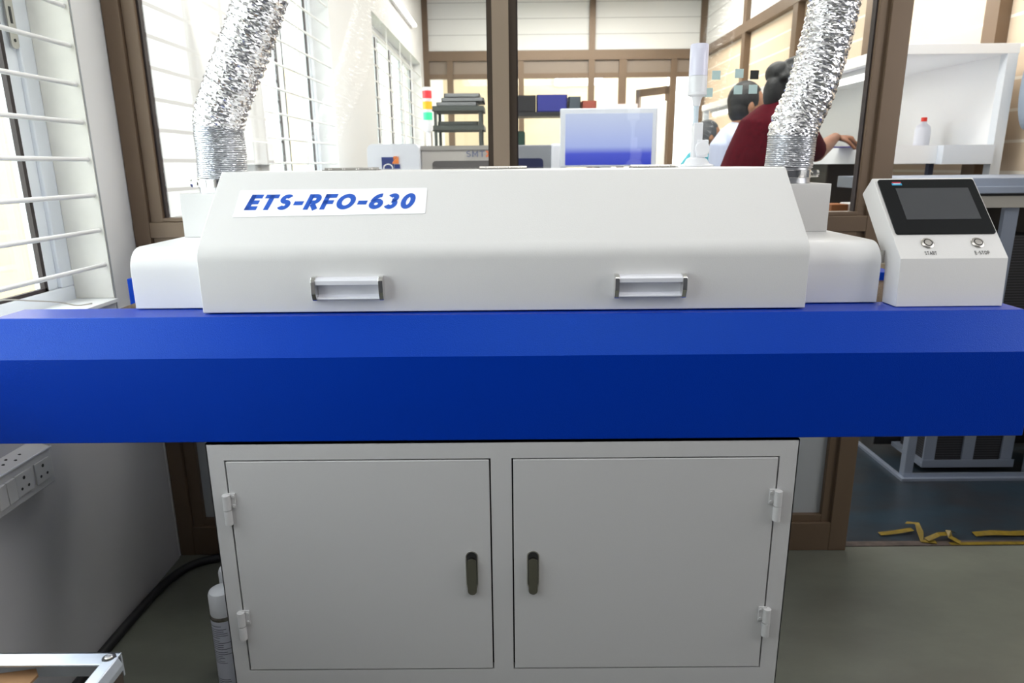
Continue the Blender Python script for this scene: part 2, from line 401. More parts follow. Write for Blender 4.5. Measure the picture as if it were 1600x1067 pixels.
struct(MB().box(.010, 1.047, YP - .003, YP + .003, 1.15, 2.95).build('window_5', GLASST), 'right pane of the glazed partition')
gq = MB()
for a in (XL + .092, -.074, .010, 1.041): gq.box(a, a + .006, YP - .012, YP + .012, 1.15, 2.95)
struct(gq.build('trim_3', GASKET), 'black gaskets of the partition glass')
struct(MB().box(1.135, 2.6, YP - .012, YP + .018, -.0004, .003).build('trim_4', mat('scuffed_threshold', (.05, .036, .03), .7, vary=.4, vscale=30)), 'scuffed joint between the two floors')
# far partition and room beyond
YF = 9.6
p = MB()
for a, b in ((-1.165, -1.09), (1.0, 1.08), (2.44, 2.6)): p.box(a, b, YF - .04, YF + .04, 0, 3.42)
for a, b in ((-.86, -.78), (.08, .15), (1.40, 1.50), (2.08, 2.16)): p.box(a, b, YF - .035, YF + .035, 0, 2.64)
p.box(XL, 2.6, YF - .042, YF + .042, 2.62, 2.74); p.box(XL, 2.6, YF - .03, YF + .03, 2.40, 2.46); p.box(XL, 2.6, YF - .03, YF + .03, .9, .98)
struct(p.build('wall_far', ALU), 'brown framed partition at the far end of the workroom')
struct(MB().box(-1.09, 2.44, YF - .008, YF + .008, 2.74, 3.42).build('wall_far_board', WBOARD), 'white boards above the far partition')
struct(MB().box(-1.09, 2.44, YF - .004, YF + .004, 2.46, 2.62).build('wall_far_transom', mat('brown_transom', (.24, .19, .15), .4)), 'brown transom strip of the far partition')
struct(MB().box(-1.09, 2.44, YF - .006, YF + .006, 0, .9).build('wall_far_panel', PANELG))
struct(MB().box(-1.165, 2.6, 12.2, 12.3, 0, 3.1).build('wall_end', CREAMFAR), 'cream wall of the room past the far partition')
for n_, (a, b) in enumerate(((-1.09, -.86), (-.78, .08), (.15, 1.0))):
    struct(MB().box(a, b, YF - .003, YF + .003, .98, 2.40).build('window_%d' % (6 + n_), GLASS))
# far open door leaf
dr = thing('door_1', (2.1, YF + .05, 0), 'brown framed far door standing open', None, None, 'structure')
d = MB(); Mr = Matrix.Translation((2.1, YF + .05, 0)) @ Matrix.Rotation(radians(125), 4, 'Z')
d.box(0, .07, -.02, .02, .02, 2.3, Mr).box(.55, .62, -.02, .02, .02, 2.3, Mr).box(0, .62, -.02, .02, 2.2, 2.3, Mr).box(0, .62, -.02, .02, .02, .2, Mr).box(0, .62, -.02, .02, 1.0, 1.08, Mr)
d.build('door_frame', ALU, dr)
# right wall of the workroom: mullions with cream blinds
p = MB()
struct(MB().box(2.54, 2.6, YP, YF, 0, 2.66).build('wall_right_blind', CREAMW), 'cream blinds behind the glazed right wall')
struct(MB().box(2.52, 2.6, YP, YF, 2.72, 3.42).build('wall_right_board', WBOARD))
for yy in (3.84, 5.15, 6.50, 7.90): p.box(2.475, 2.55, yy - .055, yy + .055, 0, 3.42)
p.box(2.47, 2.54, YP, YF, 2.64, 2.74); p.box(2.47, 2.54, YP, YF, .95, 1.02); p.box(2.47, 2.54, YP, YF, 0, .12)
struct(p.build('trim_5', ALU), 'brown mullions of the glazed right wall')
# outside
GRASS = mat('sunlit_grass', (.42, .44, .33), .9, vary=.35, vscale=3)
struct(MB().box(-30, -1.42, -12, 30, -.35, -.3).build('ground', GRASS), 'sunlit grass outside the window')
struct(MB().box(-4.6, -4.45, 5.2, 22, -.3, 3.2).build('wall_outside', mat('cream_render', (.60, .47, .27), .8)), 'cream boundary wall outside')

# ================================================================== THE MACHINE
oven = thing('reflow_oven', (-.005, 1.5, .779), 'large benchtop oven with long blue front beam and cream cover', 'oven')
# blue front beam
rail = MB()
rail.prism([(1.24, .781), (1.24, .951), (1.29, 1.021), (1.379, 1.021), (1.379, .781)], -1.010, .985, 'x')
rail.build('front_beam', BLUE, oven, bevel=.002, seg=3)
rr = MB(); rr.box(-.969, .95, 1.69, 1.76, .781, 1.033); rr.build('rear_beam', BLUE, oven, bevel=.002)
MB().box(-.80, .80, 1.379, 1.69, .80, .985).build('chassis', DARKIN, oven)
# conveyor mesh belt
b = MB()
k = -.835
while k < .94:
    b.cyl((k, 1.384, 1.012), (k, 1.686, 1.012), .0014, 6)
    k += .0055
yy = 1.388
while yy < 1.686:
    for (a, c) in ((-.835, .938),): b.box(a, c, yy, yy + .0015, 1.0105, 1.0125)
    yy += .011
b.build('conveyor_belt', BELT, oven)
# central cover
prof = [(1.312, 1.0235), (1.312, 1.143), (1.474, 1.291), (1.775, 1.291), (1.775, 1.0235)]
pr = rounded(prof, [.002, .045, .014, .006, .002], 8)
cov = MB().prism(pr, -.612, .569, 'x').build('cover', CREAM, oven, bevel=.0018, smooth=25, seg=2)
# handles
def handle(x0, x1):
    hb = MB()
    hz0, hz1 = 1.050, 1.094; yf = 1.3125
    c0, c1 = x0 + .0085, x1 - .0085
    # grip: scoop profile in (y,z)
    gp = [(yf, hz1 - .001), (yf - .016, hz1 - .002), (yf - .0195, hz1 - .006), (yf - .0195, hz1 - .014), (yf - .0155, hz1 - .0155), (yf - .013, hz1 - .012), (yf - .003, hz1 - .016),
          (yf - .003, hz0 + .009), (yf - .006, hz0 + .005), (yf - .012, hz0 + .0045), (yf - .013, hz0 + .001), (yf, hz0)]
    hb.m(0).prism(gp, c0, c1, 'x')
    cp = rounded([(yf, hz0 - .0015), (yf - .015, hz0 - .0015), (yf - .0215, hz0 + .014), (yf - .0215, hz1 - .006), (yf - .015, hz1 + .001), (yf, hz1 + .001)], [0, .003, .008, .006, .003, 0], 4)
    hb.m(1).prism(cp, x0, c0, 'x').prism(cp, c1, x1, 'x')
    return hb.build('handle', [GRIP, CHROME], cov, bevel=.0006)
handle(-.390, -.252); handle(.193, .331)
# nameplate on the slanted face
A = Vector((0, 1.3323, 1.1615)); Bv = Vector((0, 1.4690, 1.2865)); sl = (Bv - A).normalized(); nn = Vector((0, -sl.z, sl.y))
def onslope(x, z, h):  # point on slope plane at height z
    t = (z - A.z) / sl.z; return Vector((x, A.y, A.z)) + sl * t + nn * h
S0 = onslope(0, 1.2035, 0)
def TS(h): return lambda u, v: Vector((u, S0.y, S0.z)) + sl * v + nn * h
pl = MB(); c = [TS(.0)(u, v) for u, v in rounded([(-.560, 0), (-.1765, .0055), (-.1765, .0765), (-.560, .0745)], .002)]
pl.bm.faces.new([pl.bm.verts.new(q + nn * .0012) for q in c])
lo = [pl.bm.verts.new(q + nn * .0002) for q in c]; pl.bm.verts.ensure_lookup_table(); n = len(c)
for i in range(n): pl._f([lo[i], lo[(i + 1) % n], pl.bm.verts[(i + 1) % n], pl.bm.verts[i]])
pl._f(lo[::-1])
plate = pl.build('nameplate', LABEL, cov); plate['label'] = 'white label with ETS-RFO-630 in blue'
tx = MB(); lettering(tx, 'ETS-RFO-630', TS(.0016), .0430, .245, .12, .22, -.5415, .0182, width=.3385); tx.build('lettering', INK, plate, recalc=False)
# end hoods
hp = rounded([(1.364, 1.0225), (1.364, 1.1445), (1.75, 1.1445), (1.75, 1.0225)], [0, .045, .004, 0], 8)
MB().prism(hp, -.772, -.611, 'x').build('end_hood', WHITEP, oven, bevel=.0015, smooth=25)
MB().prism(hp, .568, .7355, 'x').build('end_hood', WHITEP, oven, bevel=.0015, smooth=25)
# exhaust boxes
for (a, b_, z) in ((-.762, -.613, 1.243), (.570, .722, 1.252)):
    MB().box(a, b_, 1.59, 1.745, 1.1446, z).build('exhaust_box', CREAM, oven, bevel=.0012)
# hinge plates on the cover top
for (a, b_) in ((-.42, -.30), (-.075, .03), (.262, .362)):
    h = MB(); h.box(a, b_, 1.545, 1.60, 1.2912, 1.2935)
    for q in range(4): h.cyl((a + .015 + q * (b_ - a - .03) / 3, 1.56, 1.2935), (a + .015 + q * (b_ - a - .03) / 3, 1.56, 1.2955), .004, 10)
    h.cyl((a, 1.572, 1.2945), (b_, 1.572, 1.2945), .003, 8)
    h.build('cover_hinge', STEEL, oven)

# --- storage cabinet under the oven
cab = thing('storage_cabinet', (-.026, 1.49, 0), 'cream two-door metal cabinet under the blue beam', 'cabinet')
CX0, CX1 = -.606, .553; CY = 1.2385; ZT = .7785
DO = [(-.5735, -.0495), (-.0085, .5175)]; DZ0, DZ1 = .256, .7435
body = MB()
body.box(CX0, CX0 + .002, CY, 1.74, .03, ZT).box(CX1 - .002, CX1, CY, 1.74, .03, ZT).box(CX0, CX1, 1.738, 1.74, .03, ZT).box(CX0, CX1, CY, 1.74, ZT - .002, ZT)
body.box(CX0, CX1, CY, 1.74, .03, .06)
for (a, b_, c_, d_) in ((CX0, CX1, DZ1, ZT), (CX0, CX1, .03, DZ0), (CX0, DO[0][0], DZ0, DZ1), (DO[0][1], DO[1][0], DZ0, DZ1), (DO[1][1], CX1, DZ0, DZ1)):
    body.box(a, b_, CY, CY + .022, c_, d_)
body.build('body', CREAM_SHADE, cab)
MB().box(CX0 + .01, CX1 - .01, CY + .021, CY + .03, DZ0 - .02, DZ1 + .01).build('seam_shade_sheet', DARKIN, cab)  # black sheet added behind the doors to give the seams their shade
for sx in (CX0 + .06, CX1 - .06):
    for sy in (CY + .06, 1.68): MB().lathe([(.03, 0), (.03, .01), (.012, .012), (.012, .03)], (sx, sy, 0)).build('foot', BLACKP, cab)
for i, (a, b_) in enumerate(DO):
    door = MB().box(a + .0032, b_ - .0032, CY - .0008, CY + .018, DZ0 + .0032, DZ1 - .0032).build('door', CREAM_SHADE, cab, bevel=.0012)
    hx = a - .001 if i == 0 else b_ + .001
    for hz in (.608, .3405):
        h = MB(); h.cyl((hx, CY - .0065, hz), (hx, CY - .0065, hz + .031), .0078, 16).cyl((hx, CY - .0065, hz + .0325), (hx, CY - .0065, hz + .064), .0078, 16)
        sg = 1 if i == 0 else -1
        h.box(min(hx, hx + sg * .016), max(hx, hx + sg * .016), CY - .004, CY - .001, hz + .034, hz + .066)
        h.cyl((hx + sg * .0125, CY - .006, hz + .040), (hx + sg * .0125, CY - .001, hz + .040), .003, 10).cyl((hx + sg * .0125, CY - .006, hz + .060), (hx + sg * .0125, CY - .001, hz + .060), .003, 10)
        h.build('hinge', CREAM_SHADE, door, smooth=50)
    cx = -.0915 if i == 0 else .0335; cz = .492; zb, zt = .452, .540; hw = .0125
    def stad(w_, a_, b__, n_=10):
        return [(cx + w_ * cos(radians(t)), b__ - w_ + w_ * sin(radians(t))) for t in [180 * k / n_ for k in range(n_ + 1)]] + [(cx + w_ * cos(radians(t)), a_ + w_ + w_ * sin(radians(t))) for t in [180 + 180 * k / n_ for k in range(n_ + 1)]]
    lk = MB(); lk.m(0).prism(stad(hw, zb, zt), CY - .0022, CY - .0008, 'y')
    lk.m(1).prism(stad(hw - .0022, zb + .003, zt - .002), CY - .0025, CY - .0022, 'y')
    lk.m(2).prism(stad(.0092, zb - .008, zt - .0125), CY - .0095, CY - .0025, 'y')
    lk.build('door_latch', [STEEL, BLACKP, BRONZE], door, bevel=.0012)

# --- control console
hmi = thing('control_console', (.856, 1.37, 1.0215), 'bent cream console with touchscreen standing on the beam', 'control panel')
hpz = [(1.322, 1.0218), (1.3265, 1.116), (1.4705, 1.266), (1.505, 1.2315), (1.380, 1.099), (1.374, 1.0218)]
hs = MB().prism(rounded(hpz, [0, .003, .003, .003, .003, 0], 3), .7515, .9605, 'x').build('housing', HMI, hmi, bevel=.001, smooth=20)
h0 = Vector((0, 1.3265, 1.116)); h1 = Vector((0, 1.4705, 1.266)); hs_ = (h1 - h0).normalized(); hn = Vector((0, -hs_.z, hs_.y)); HX = .7515
def TH(h): return lambda u, v: Vector((HX + u, h0.y, h0.z)) + hs_ * v + hn * h
def slab(mb, pts, ha, hb_):
    a = [mb.bm.verts.new(TH(ha)(*p_)) for p_ in pts]; b2 = [mb.bm.verts.new(TH(hb_)(*p_)) for p_ in pts]; n_ = len(pts)
    mb._f(a[::-1]); mb._f(b2)
    for i in range(n_): mb._f([a[i], a[(i + 1) % n_], b2[(i + 1) % n_], b2[i]])
    return mb
def rect(u0, u1, v0, v1, r=0): return rounded([(u0, v0), (u1, v0), (u1, v1), (u0, v1)], r, 4) if r else [(u0, v0), (u1, v0), (u1, v1), (u0, v1)]
bz = slab(MB(), rect(.0068, .2045, .058, .200, .005), .0002, .004).build('screen_bezel', BEZEL, hmi, bevel=.001)
slab(MB(), rect(.037, .186, .0935, .1755), .0041, .0045).build('screen', SCREEN, bz)
lg = MB(); slab(lg.m(0), rect(.034, .0525, .1895, .1925), .0041, .0044); slab(lg.m(1), rect(.0325, .053, .1835, .1895), .0041, .0044); slab(lg.m(2), rect(.036, .050, .1868, .1885), .0044, .0046)
lg.build('maker_badge', [mat('badge_red', (.45, .02, .04), .4), mat('badge_blue', (.03, .35, .6), .4), LABEL], bz)
for u in (.0625, .161):
    q = TH(.0005)(u, .0365)
    bt = MB(); bt.m(0).lathe([(.0125, 0), (.0125, .0012), (.0105, .0028), (.0085, .0030), (.0082, .0018)], q, hn, 32)
    bt.m(1).lathe([(.0082, .0018), (.0078, .0026), (.0068, .0026)], q, hn, 32, False)
    bt.m(0).lathe([(.0068, .0024), (.0066, .0036), (.0045, .0040), (0, .0036)], q, hn, 32)
    bt.build('push_button', [STEEL, BLACKINK], hmi, smooth=35)
t1 = MB(); lettering(t1, 'START', TH(.0008), .0085, .15, .17, 0, .0505, .0085, width=.0235); t1.build('lettering', BLACKINK, hmi, recalc=False)
t1 = MB(); lettering(t1, 'E-STOP', TH(.0008), .0085, .15, .17, 0, .1480, .0085, width=.0285); t1.build('lettering', BLACKINK, hmi, recalc=False)
cp_ = MB(); cp_.box(.7435, .7515, 1.385, 1.395, 1.1, 1.125); cp_.build('side_bracket', STEEL, hmi)
# --- foil ducts
def duct(name, ctr, zc0, zc1, r, label, box_z):
    base = ctr(zc0 - .035)
    t = thing(name, (base.x, base.y, box_z), label, 'duct', None)
    col_ = MB(); seg = 72
    col_.lathe([(r * .97, 0), (r * .97, zc0 - box_z)], (base.x, base.y, box_z), (0, 0, 1), 48); col_.build('spigot', FOILT, t, smooth=40)
    # compressed section: many fine rings
    def skin(z0, z1, pitch, amp, jit, sub, nseg, shear_=0):
        mb = MB(); rings = []; z = z0; i = 0; step = pitch / sub
        path = []
        s_ = z0
        while s_ < z1: path.append(s_); s_ += step
        for i, z in enumerate(path):
            c0 = ctr(z); c1 = ctr(z + .003); tdir = (c1 - c0).normalized()
            u = Vector((1, 0, 0)); u = (u - tdir * u.dot(tdir)).normalized(); v = tdir.cross(u)
            ring = []
            for k in range(nseg):
                a = 2 * pi * k / nseg
                ph = 2 * pi * (z - z0) / pitch + a * (1 if pitch > .005 else 0)
                rad = r + amp * (abs(math.sin(ph / 2)) ** .55 * 2 - 1) + random.uniform(-jit, jit)
                ring.append(mb.bm.verts.new(c0 + u * rad * cos(a) + v * rad * sin(a) + tdir * random.uniform(-jit, jit)))
            rings.append(ring)
        for A_, B_ in zip(rings, rings[1:]):
            for k in range(nseg):
                j = (k + 1) % nseg
                if random.random() < .5:
                    mb._f([A_[k], A_[j], B_[j]]); mb._f([A_[k], B_[j], B_[k]])
                else:
                    mb._f([A_[k], A_[j], B_[k]]); mb._f([A_[j], B_[j], B_[k]])
        return mb
    skin(zc0, zc1, .0045, .0013, .00045, 4, 72).build('compressed_hose', FOILT, t)
    lo_ = skin(zc1, 2.999, .0145, .0028, .0013, 6, 56); lo_.build('foil_hose', FOIL, t)
    cl = MB(); z = box_z + .012
    cl.lathe([(r * 1.01, 0), (r * 1.03, .001), (r * 1.03, .017), (r * 1.01, .018)], (base.x, base.y, z), (0, 0, 1), 48, False)
    sx = -1 if name == 'L' else 1
    cl.box(base.x + sx * r * 1.02 - .008, base.x + sx * r * 1.02 + .008, base.y - .02, base.y - .004, z + .001, z + .017)
    cl.cyl((base.x + sx * r * 1.0, base.y - .03, z + .009), (base.x + sx * r * 1.0, base.y + .01, z + .009), .0052, 12)
    cl.lathe([(.0085, 0), (.0085, .006), (.005, .007)], (base.x + sx * (r * 1.02 + .008), base.y - .012, z + .009), (sx, 0, 0), 12)
    cl.build('hose_clamp', CHROME, t, smooth=35)
    t.name = 'flexible_duct'
    return t
def interp(keys):
    def f(z):
        for (z0, x0), (z1, x1) in zip(keys, keys[1:]):
            if z <= z1 or (z1, x1) == keys[-1]:
                t = (z - z0) / (z1 - z0); t = max(0, t)
                break
        i = keys.index((z0, x0)); 
        def tang(k):
            if k <= 0: return 0.0
            if k >= len(keys) - 1: return (keys[k][1] - keys[k - 1][1]) / (keys[k][0] - keys[k - 1][0])
            return (keys[k + 1][1] - keys[k - 1][1]) / (keys[k + 1][0] - keys[k - 1][0])
        d = z1 - z0; m0 = tang(i) * d; m1 = tang(i + 1) * d; t2 = t * t; t3 = t2 * t
        return (2 * t3 - 3 * t2 + 1) * x0 + (t3 - 2 * t2 + t) * m0 + (-2 * t3 + 3 * t2) * x1 + (t3 - t2) * m1
    return f
fl = interp([(1.24, -.690), (1.33, -.686), (1.40, -.684), (1.47, -.655), (1.56, -.608), (1.68, -.553), (2.0, -.45), (3.0, -.30)])
fr = interp([(1.25, .648), (1.32, .651), (1.38, .655), (1.45, .682), (1.56, .707), (1.68, .725), (2.0, .76), (3.0, .80)])
duct('L', lambda z: Vector((fl(z), 1.665, z)), 1.275, 1.392, .0545, 'silver foil flexible duct rising from the left end of the oven', 1.2435)
duct('R', lambda z: Vector((fr(z), 1.665, z)), 1.288, 1.358, .0525, 'silver foil flexible duct rising from the right end of the oven', 1.2525)
# --- white beacon on the oven
bc = thing('signal_beacon', (.441, 1.70, 1.2915), 'white beacon lamp on a pole standing on the cream cover', 'signal light')
MB().lathe([(.040, 0), (.040, .004), (.030, .007), (.024, .018), (.016, .022)], (.441, 1.70, 1.2915)).build('base', WHITEB, bc, smooth=40)
j = MB(); j.box(.428, .449, 1.686, 1.714, 1.31, 1.392); j.box(.436, .463, 1.682, 1.718, 1.313, 1.353); j.cyl((.449, 1.680, 1.333), (.449, 1.72, 1.333), .017, 20); j.build('pivot_joint', WHITEB, bc, bevel=.002)
MB().cyl((.4335, 1.70, 1.385), (.4335, 1.70, 1.45), .0062, 16).build('pole', mat('pale_blue_pole', (.62, .72, .80), .3), bc, smooth=40)
MB().lathe([(.0085, 0), (.010, .013), (.013, .020), (.0205, .023), (.0225, .025), (.0225, .029), (.0215, .030), (.0215, .066)], (.4335, 1.70, 1.430)).build('lamp_base', WHITEB, bc, smooth=30)
MB().lathe([(.0210, 0), (.0212, .003), (.0212, .066), (.0195, .069), (0, .070)], (.4335, 1.70, 1.4965)).build('lens', mat('lavender_lens', (.80, .80, .95), .15), bc, smooth=30)

# --- near small things
def spray(x, y, h, label):
    t = thing('spray_can', (x, y, 0), label, 'spray can', 'spray cans beside the cabinet')
    r = .0325
    MB().lathe([(r - .002, 0), (r, .003), (r, .006), (r - .0005, .012)], (x, y, 0)).build('bottom_rim', STEEL, t, smooth=40)
    MB().lathe([(r - .0004, 0), (r - .0004, h * .70)], (x, y, .012)).build('can_body', mat('lilac_label', (.62, .63, .72), .35), t, smooth=40)
    MB().lathe([(r - .0002, 0), (r + .0006, .003), (r - .002, .010)], (x, y, .012 + h * .70)).build('top_rim', BRONZE, t, smooth=40)
    MB().lathe([(r - .002, 0), (r - .001, .003), (r - .001, h * .24 - .012), (r - .004, h * .24 - .004), (r - .010, h * .24)], (x, y, .022 + h * .70)).build('cap', WHITEB, t, smooth=35)
    L = MB()
    def curved(a0, a1, z0, z1):
        n_ = 6; rr_ = r + .0004
        P0 = [L.bm.verts.new((x + rr_ * cos(a0 + (a1 - a0) * k / n_), y + rr_ * sin(a0 + (a1 - a0) * k / n_), z0)) for k in range(n_ + 1)]
        P1 = [L.bm.verts.new((x + rr_ * cos(a0 + (a1 - a0) * k / n_), y + rr_ * sin(a0 + (a1 - a0) * k / n_), z1)) for k in range(n_ + 1)]
        for k in range(n_): L._f([P0[k], P0[k + 1], P1[k + 1], P1[k]])
    a = radians(-155)
    z = .012 + h * .66
    rnd = random.Random(3)
    for q in range(13):
        curved(a, a + rnd.uniform(1.0, 2.1), z - .0018, z); z -= .006 if q % 5 else .009
    for q in range(5): curved(a, a + rnd.uniform(.8, 1.5), z - .0014, z); z -= .005
    L.build('printed_text', mat('grey_print', (.10, .11, .15), .5), t, recalc=False); L = MB()
    for q in range(3): curved(a, a + rnd.uniform(1.0, 1.7), .024 + q * .006, .0256 + q * .006)
    L.build('batch_text', mat('grey_print', (.10, .11, .15), .5), t, recalc=False)
    return t
spray(-.742, 1.50, .275, 'nearer white-capped spray can with printed label beside the cabinet')
spray(-.748, 1.580, .288, 'farther white-capped spray can mostly hidden behind the cabinet')
cb = [(-1.135, .9, .014), (-1.135, 1.4, .014), (-1.138, 1.62, .014), (-1.135, 1.8, .014), (-1.125, 1.93, .014), (-1.09, 2.02, .014), (-1.03, 2.06, .014), (-.95, 2.075, .014), (-.80, 2.05, .014), (-.5, 2.0, .014), (-.2, 1.95, .014)]
def spline(P, n=8):
    out = []; P = [Vector(p_) for p_ in P]
    for i in range(len(P) - 1):
        a = P[max(i - 1, 0)]; b_ = P[i]; c_ = P[i + 1]; d_ = P[min(i + 2, len(P) - 1)]
        for k in range(n):
            t = k / n; out.append(.5 * ((2 * b_) + (c_ - a) * t + (2 * a - 5 * b_ + 4 * c_ - d_) * t * t + (3 * b_ - a - 3 * c_ + d_) * t ** 3))
    out.append(P[-1]); return out
tag(MB().tube(spline(cb), .0135, 12).build('power_cable', RUBBER, smooth=60), 'thick black cable curving along the floor beside the left wall', 'cable')
wr = spline([(-1.19, 1.40, .945), (-1.19, 1.47, .99), (-1.20, 1.56, 1.005), (-1.19, 1.66, .985), (-1.18, 1.74, .965), (-1.175, 1.80, .945), (-1.18, 1.87, .937)])
tag(MB().tube(wr, .0018, 8).build('thin_wire', mat('grey_wire', (.45, .42, .38), .4), smooth=60), 'thin grey wire arching over the white window sill', 'wire')
wr = spline([(-1.20, 1.20, .938), (-1.195, 1.45, .948), (-1.20, 1.56, .947), (-1.20, 1.66, .938)])
tag(MB().tube(wr, .0016, 8).build('thin_wire', mat('dark_wire', (.25, .23, .2), .4), smooth=60), 'short dark wire lying along the white window sill', 'wire')
# switchboard
sb = thing('switchboard', (-1.14, 1.2, .566), 'white wall switchboard with sockets below the blue beam', 'switchboard')
MB().prism([(-1.161, .566), (-1.121, .566), (-1.121, .657), (-1.161, .672)], .85, 1.525, 'y').build('box', SOCK, sb, bevel=.002)
MB().box(-1.121, -1.1185, .85, 1.528, .6535, .6565).build('top_edge', WHITE, sb)
for (a, b_, kind_) in ((1.461, 1.512, 's'), (1.397, 1.448, 's'), (1.366, 1.3925, 'w'), (1.337, 1.3635, 'w'), (1.275, 1.326, 's')):
    pt = MB(); pt.box(-1.121, -1.1175 if kind_ == 's' else -1.114, a, b_, .584, .636)
    o = pt.build('socket' if kind_ == 's' else 'rocker_switch', SOCK, sb, bevel=.001)
    if kind_ == 's':
        hcl = MB(); cyy = (a + b_) / 2
        for (dy, z, rr_) in ((0, .623, .0042), (-.011, .600, .0034), (.011, .600, .0034)): hcl.cyl((-1.118, cyy + dy, z), (-1.1172, cyy + dy, z), rr_, 14)
        hcl.build('pin_hole', BLACKINK, o)
sc_ = MB()
for (dy, dx) in ((1.40, .02), (1.43, .014), (1.455, .022), (1.42, .028)): sc_.cyl((-1.121 - dx, dy, .655 + dx * .375), (-1.121 - dx, dy, .6578 + dx * .375), .0035, 10)
sc_.build('knockout_hole', BLACKINK, sb)
# galvanised frame, bottom left
gf = thing('metal_table', (-.85, .6, 0), 'galvanised steel angle frame table at the lower left corner', 'table')
ZG = .60
g = MB(); g.box(-1.10, -.592, .845, .872, ZG - .0035, ZG).box(-1.10, -.592, .868, .872, ZG - .04, ZG); g.build('rear_rail', GALV, gf, bevel=.001)
g = MB(); g.prism(rounded([(-.612, ZG - .004), (-.608, ZG + .002), (-.590, ZG + .002), (-.584, ZG - .010), (-.584, ZG - .020), (-.587, ZG - .020), (-.612, ZG - .012)], .003, 3), .30, .858, 'y'); g.build('side_rail', GALV, gf)
g = MB(); g.box(-1.10, -.615, .765, .812, ZG - .030, ZG - .027).box(-1.10, -.615, .795, .80, ZG - .06, ZG - .030); g.build('inner_rail', GALV, gf)
g = MB(); g.box(-1.10, -.615, .55, .755, ZG - .034, ZG - .031); g.build('shelf_plate', GALV, gf)
g = MB(); g.m(0).lathe([(.0095, 0), (.0095, .002), (.006, .0022)], (-.603, .858, ZG), (0, 0, 1), 24).m(1).lathe([(.006, .002), (.006, .0035), (.0045, .0045), (0, .0045)], (-.603, .858, ZG), (0, 0, 1), 24)
g.m(0).box(-.607, -.599, .8575, .8585, ZG + .0045, ZG + .0048); g.build('corner_screw', [BLACKINK, STEEL], gf)
MB().lathe([(.008, 0), (.008, .0006)], (-.68, .790, ZG - .027), (0, 0, 1), 20).build('rail_hole', BLACKINK, gf)
for (a, b_) in ((-.612, .84), (-1.09, .84), (-.612, .32), (-1.09, .32)): MB().box(a, a + .022, b_, b_ + .022, 0, ZG - .012).build('leg', ALUD, gf)
cdm = Matrix.Translation((-.80, .72, ZG - .028)) @ Matrix.Rotation(radians(12), 4, 'Z') @ Matrix.Rotation(radians(-10), 4, 'Y')
tag(MB().prism([(-.28, -.12), (.085, -.12), (.091, .098), (.08, .110), (.03, .100), (-.04, .105), (-.28, .07)], 0, .004, 'z', Matrix.Translation((-.80, .755, ZG - .0265))).build('cardboard_sheet', CARD), 'brown cardboard piece lying in the galvanised frame', 'cardboard')
# floor tape
def ribbon(pts, w_, th=.0006):
    mb = MB(); pts = [Vector(p_) for p_ in pts]; n_ = len(pts); A_ = []; B_ = []
    for i, p_ in enumerate(pts):
        d_ = (pts[min(i + 1, n_ - 1)] - pts[max(i - 1, 0)]); d_.z = 0; d_.normalize(); s_ = Vector((-d_.y, d_.x, 0))
        tw = .25 * sin(i * 1.7); wv = s_ * w_ / 2 * (1 - abs(tw)); up = Vector((0, 0, abs(tw) * w_ * .8))
        A_.append((p_ + wv + up, p_ - wv))
    vs = [[mb.bm.verts.new(q) for q in (a_, b_, b_ + Vector((0, 0, th)), a_ + Vector((0, 0, th)))] for a_, b_ in A_]
    for P_, Q_ in zip(vs, vs[1:]):
        for k in range(4): mb._f([P_[k], P_[(k + 1) % 4], Q_[(k + 1) % 4], Q_[k]])
    mb._f(vs[0][::-1]); mb._f(vs[-1]); return mb
def flat(pts, z0=.0006, z1=.0014): return MB().prism(pts, z0, z1, 'z')
tag(flat([(1.515, 2.128), (2.6, 2.132), (2.6, 2.150), (1.515, 2.146)], .0032, .004).build('floor_tape', YELLOW), 'straight yellow tape strip along the floor joint', 'floor tape', None)
tp = MB()
for seg_ in ([(1.305, 2.205, .004), (1.36, 2.208, .006), (1.43, 2.22, .012)], [(1.425, 2.255, .02), (1.45, 2.23, .028), (1.44, 2.19, .018), (1.425, 2.15, .006), (1.47, 2.142, .006)],
             [(1.44, 2.150, .012), (1.49, 2.165, .022), (1.54, 2.178, .018)], [(1.565, 2.20, .012), (1.53, 2.178, .03), (1.525, 2.155, .018), (1.55, 2.135, .006)]):
    r_ = ribbon(seg_, .022); me_ = bpy.data.meshes.new('tmp'); r_.bm.to_mesh(me_); tp.bm.from_mesh(me_)
tag(tp.build('floor_tape', YELLOW), 'crumpled yellow tape lying on the blue floor by the doorway', 'floor tape')
tag(ribbon([(1.64, 2.20, .003), (1.70, 2.195, .008), (1.78, 2.20, .004), (1.88, 2.198, .007), (2.05, 2.20, .003)], .03).build('floor_tape', YELLOW), 'loose yellow tape at the far right behind the straight strip', 'floor tape')

# ================================================================== BEYOND THE PARTITION
# magazine loader frame on the right
mf = thing('machine_frame', (2.1, 3.0, 0), 'grey aluminium machine frame with flat top beyond the doorway', 'machine')
g = MB(); g.box(1.50, 2.47, 2.64, 3.25, 1.185, 1.236).box(1.50, 2.47, 2.625, 2.64, 1.178, 1.205); g.build('top_plate', ALUPRO, mf, bevel=.003)
MB().box(1.56, 2.45, 2.66, 3.2, 1.168, 1.1845).build('under_tray', BLACKP, mf)
g = MB(); g.box(1.64, 2.45, 2.645, 2.67, 1.125, 1.168); g.build('cross_beam', mat('beige_beam', (.42, .40, .36), .5), mf)
for (a, b_) in ((1.632, 2.645), (2.15, 2.645), (1.632, 3.14), (2.43, 2.645), (2.43, 3.14)): MB().box(a, a + .036, b_, b_ + .036, .012, 1.168).build('leg', ALUPRO, mf, bevel=.002)
MB().box(1.895, 1.95, 2.68, 2.70, .62, 1.125).build('upright', ALUPRO, mf)
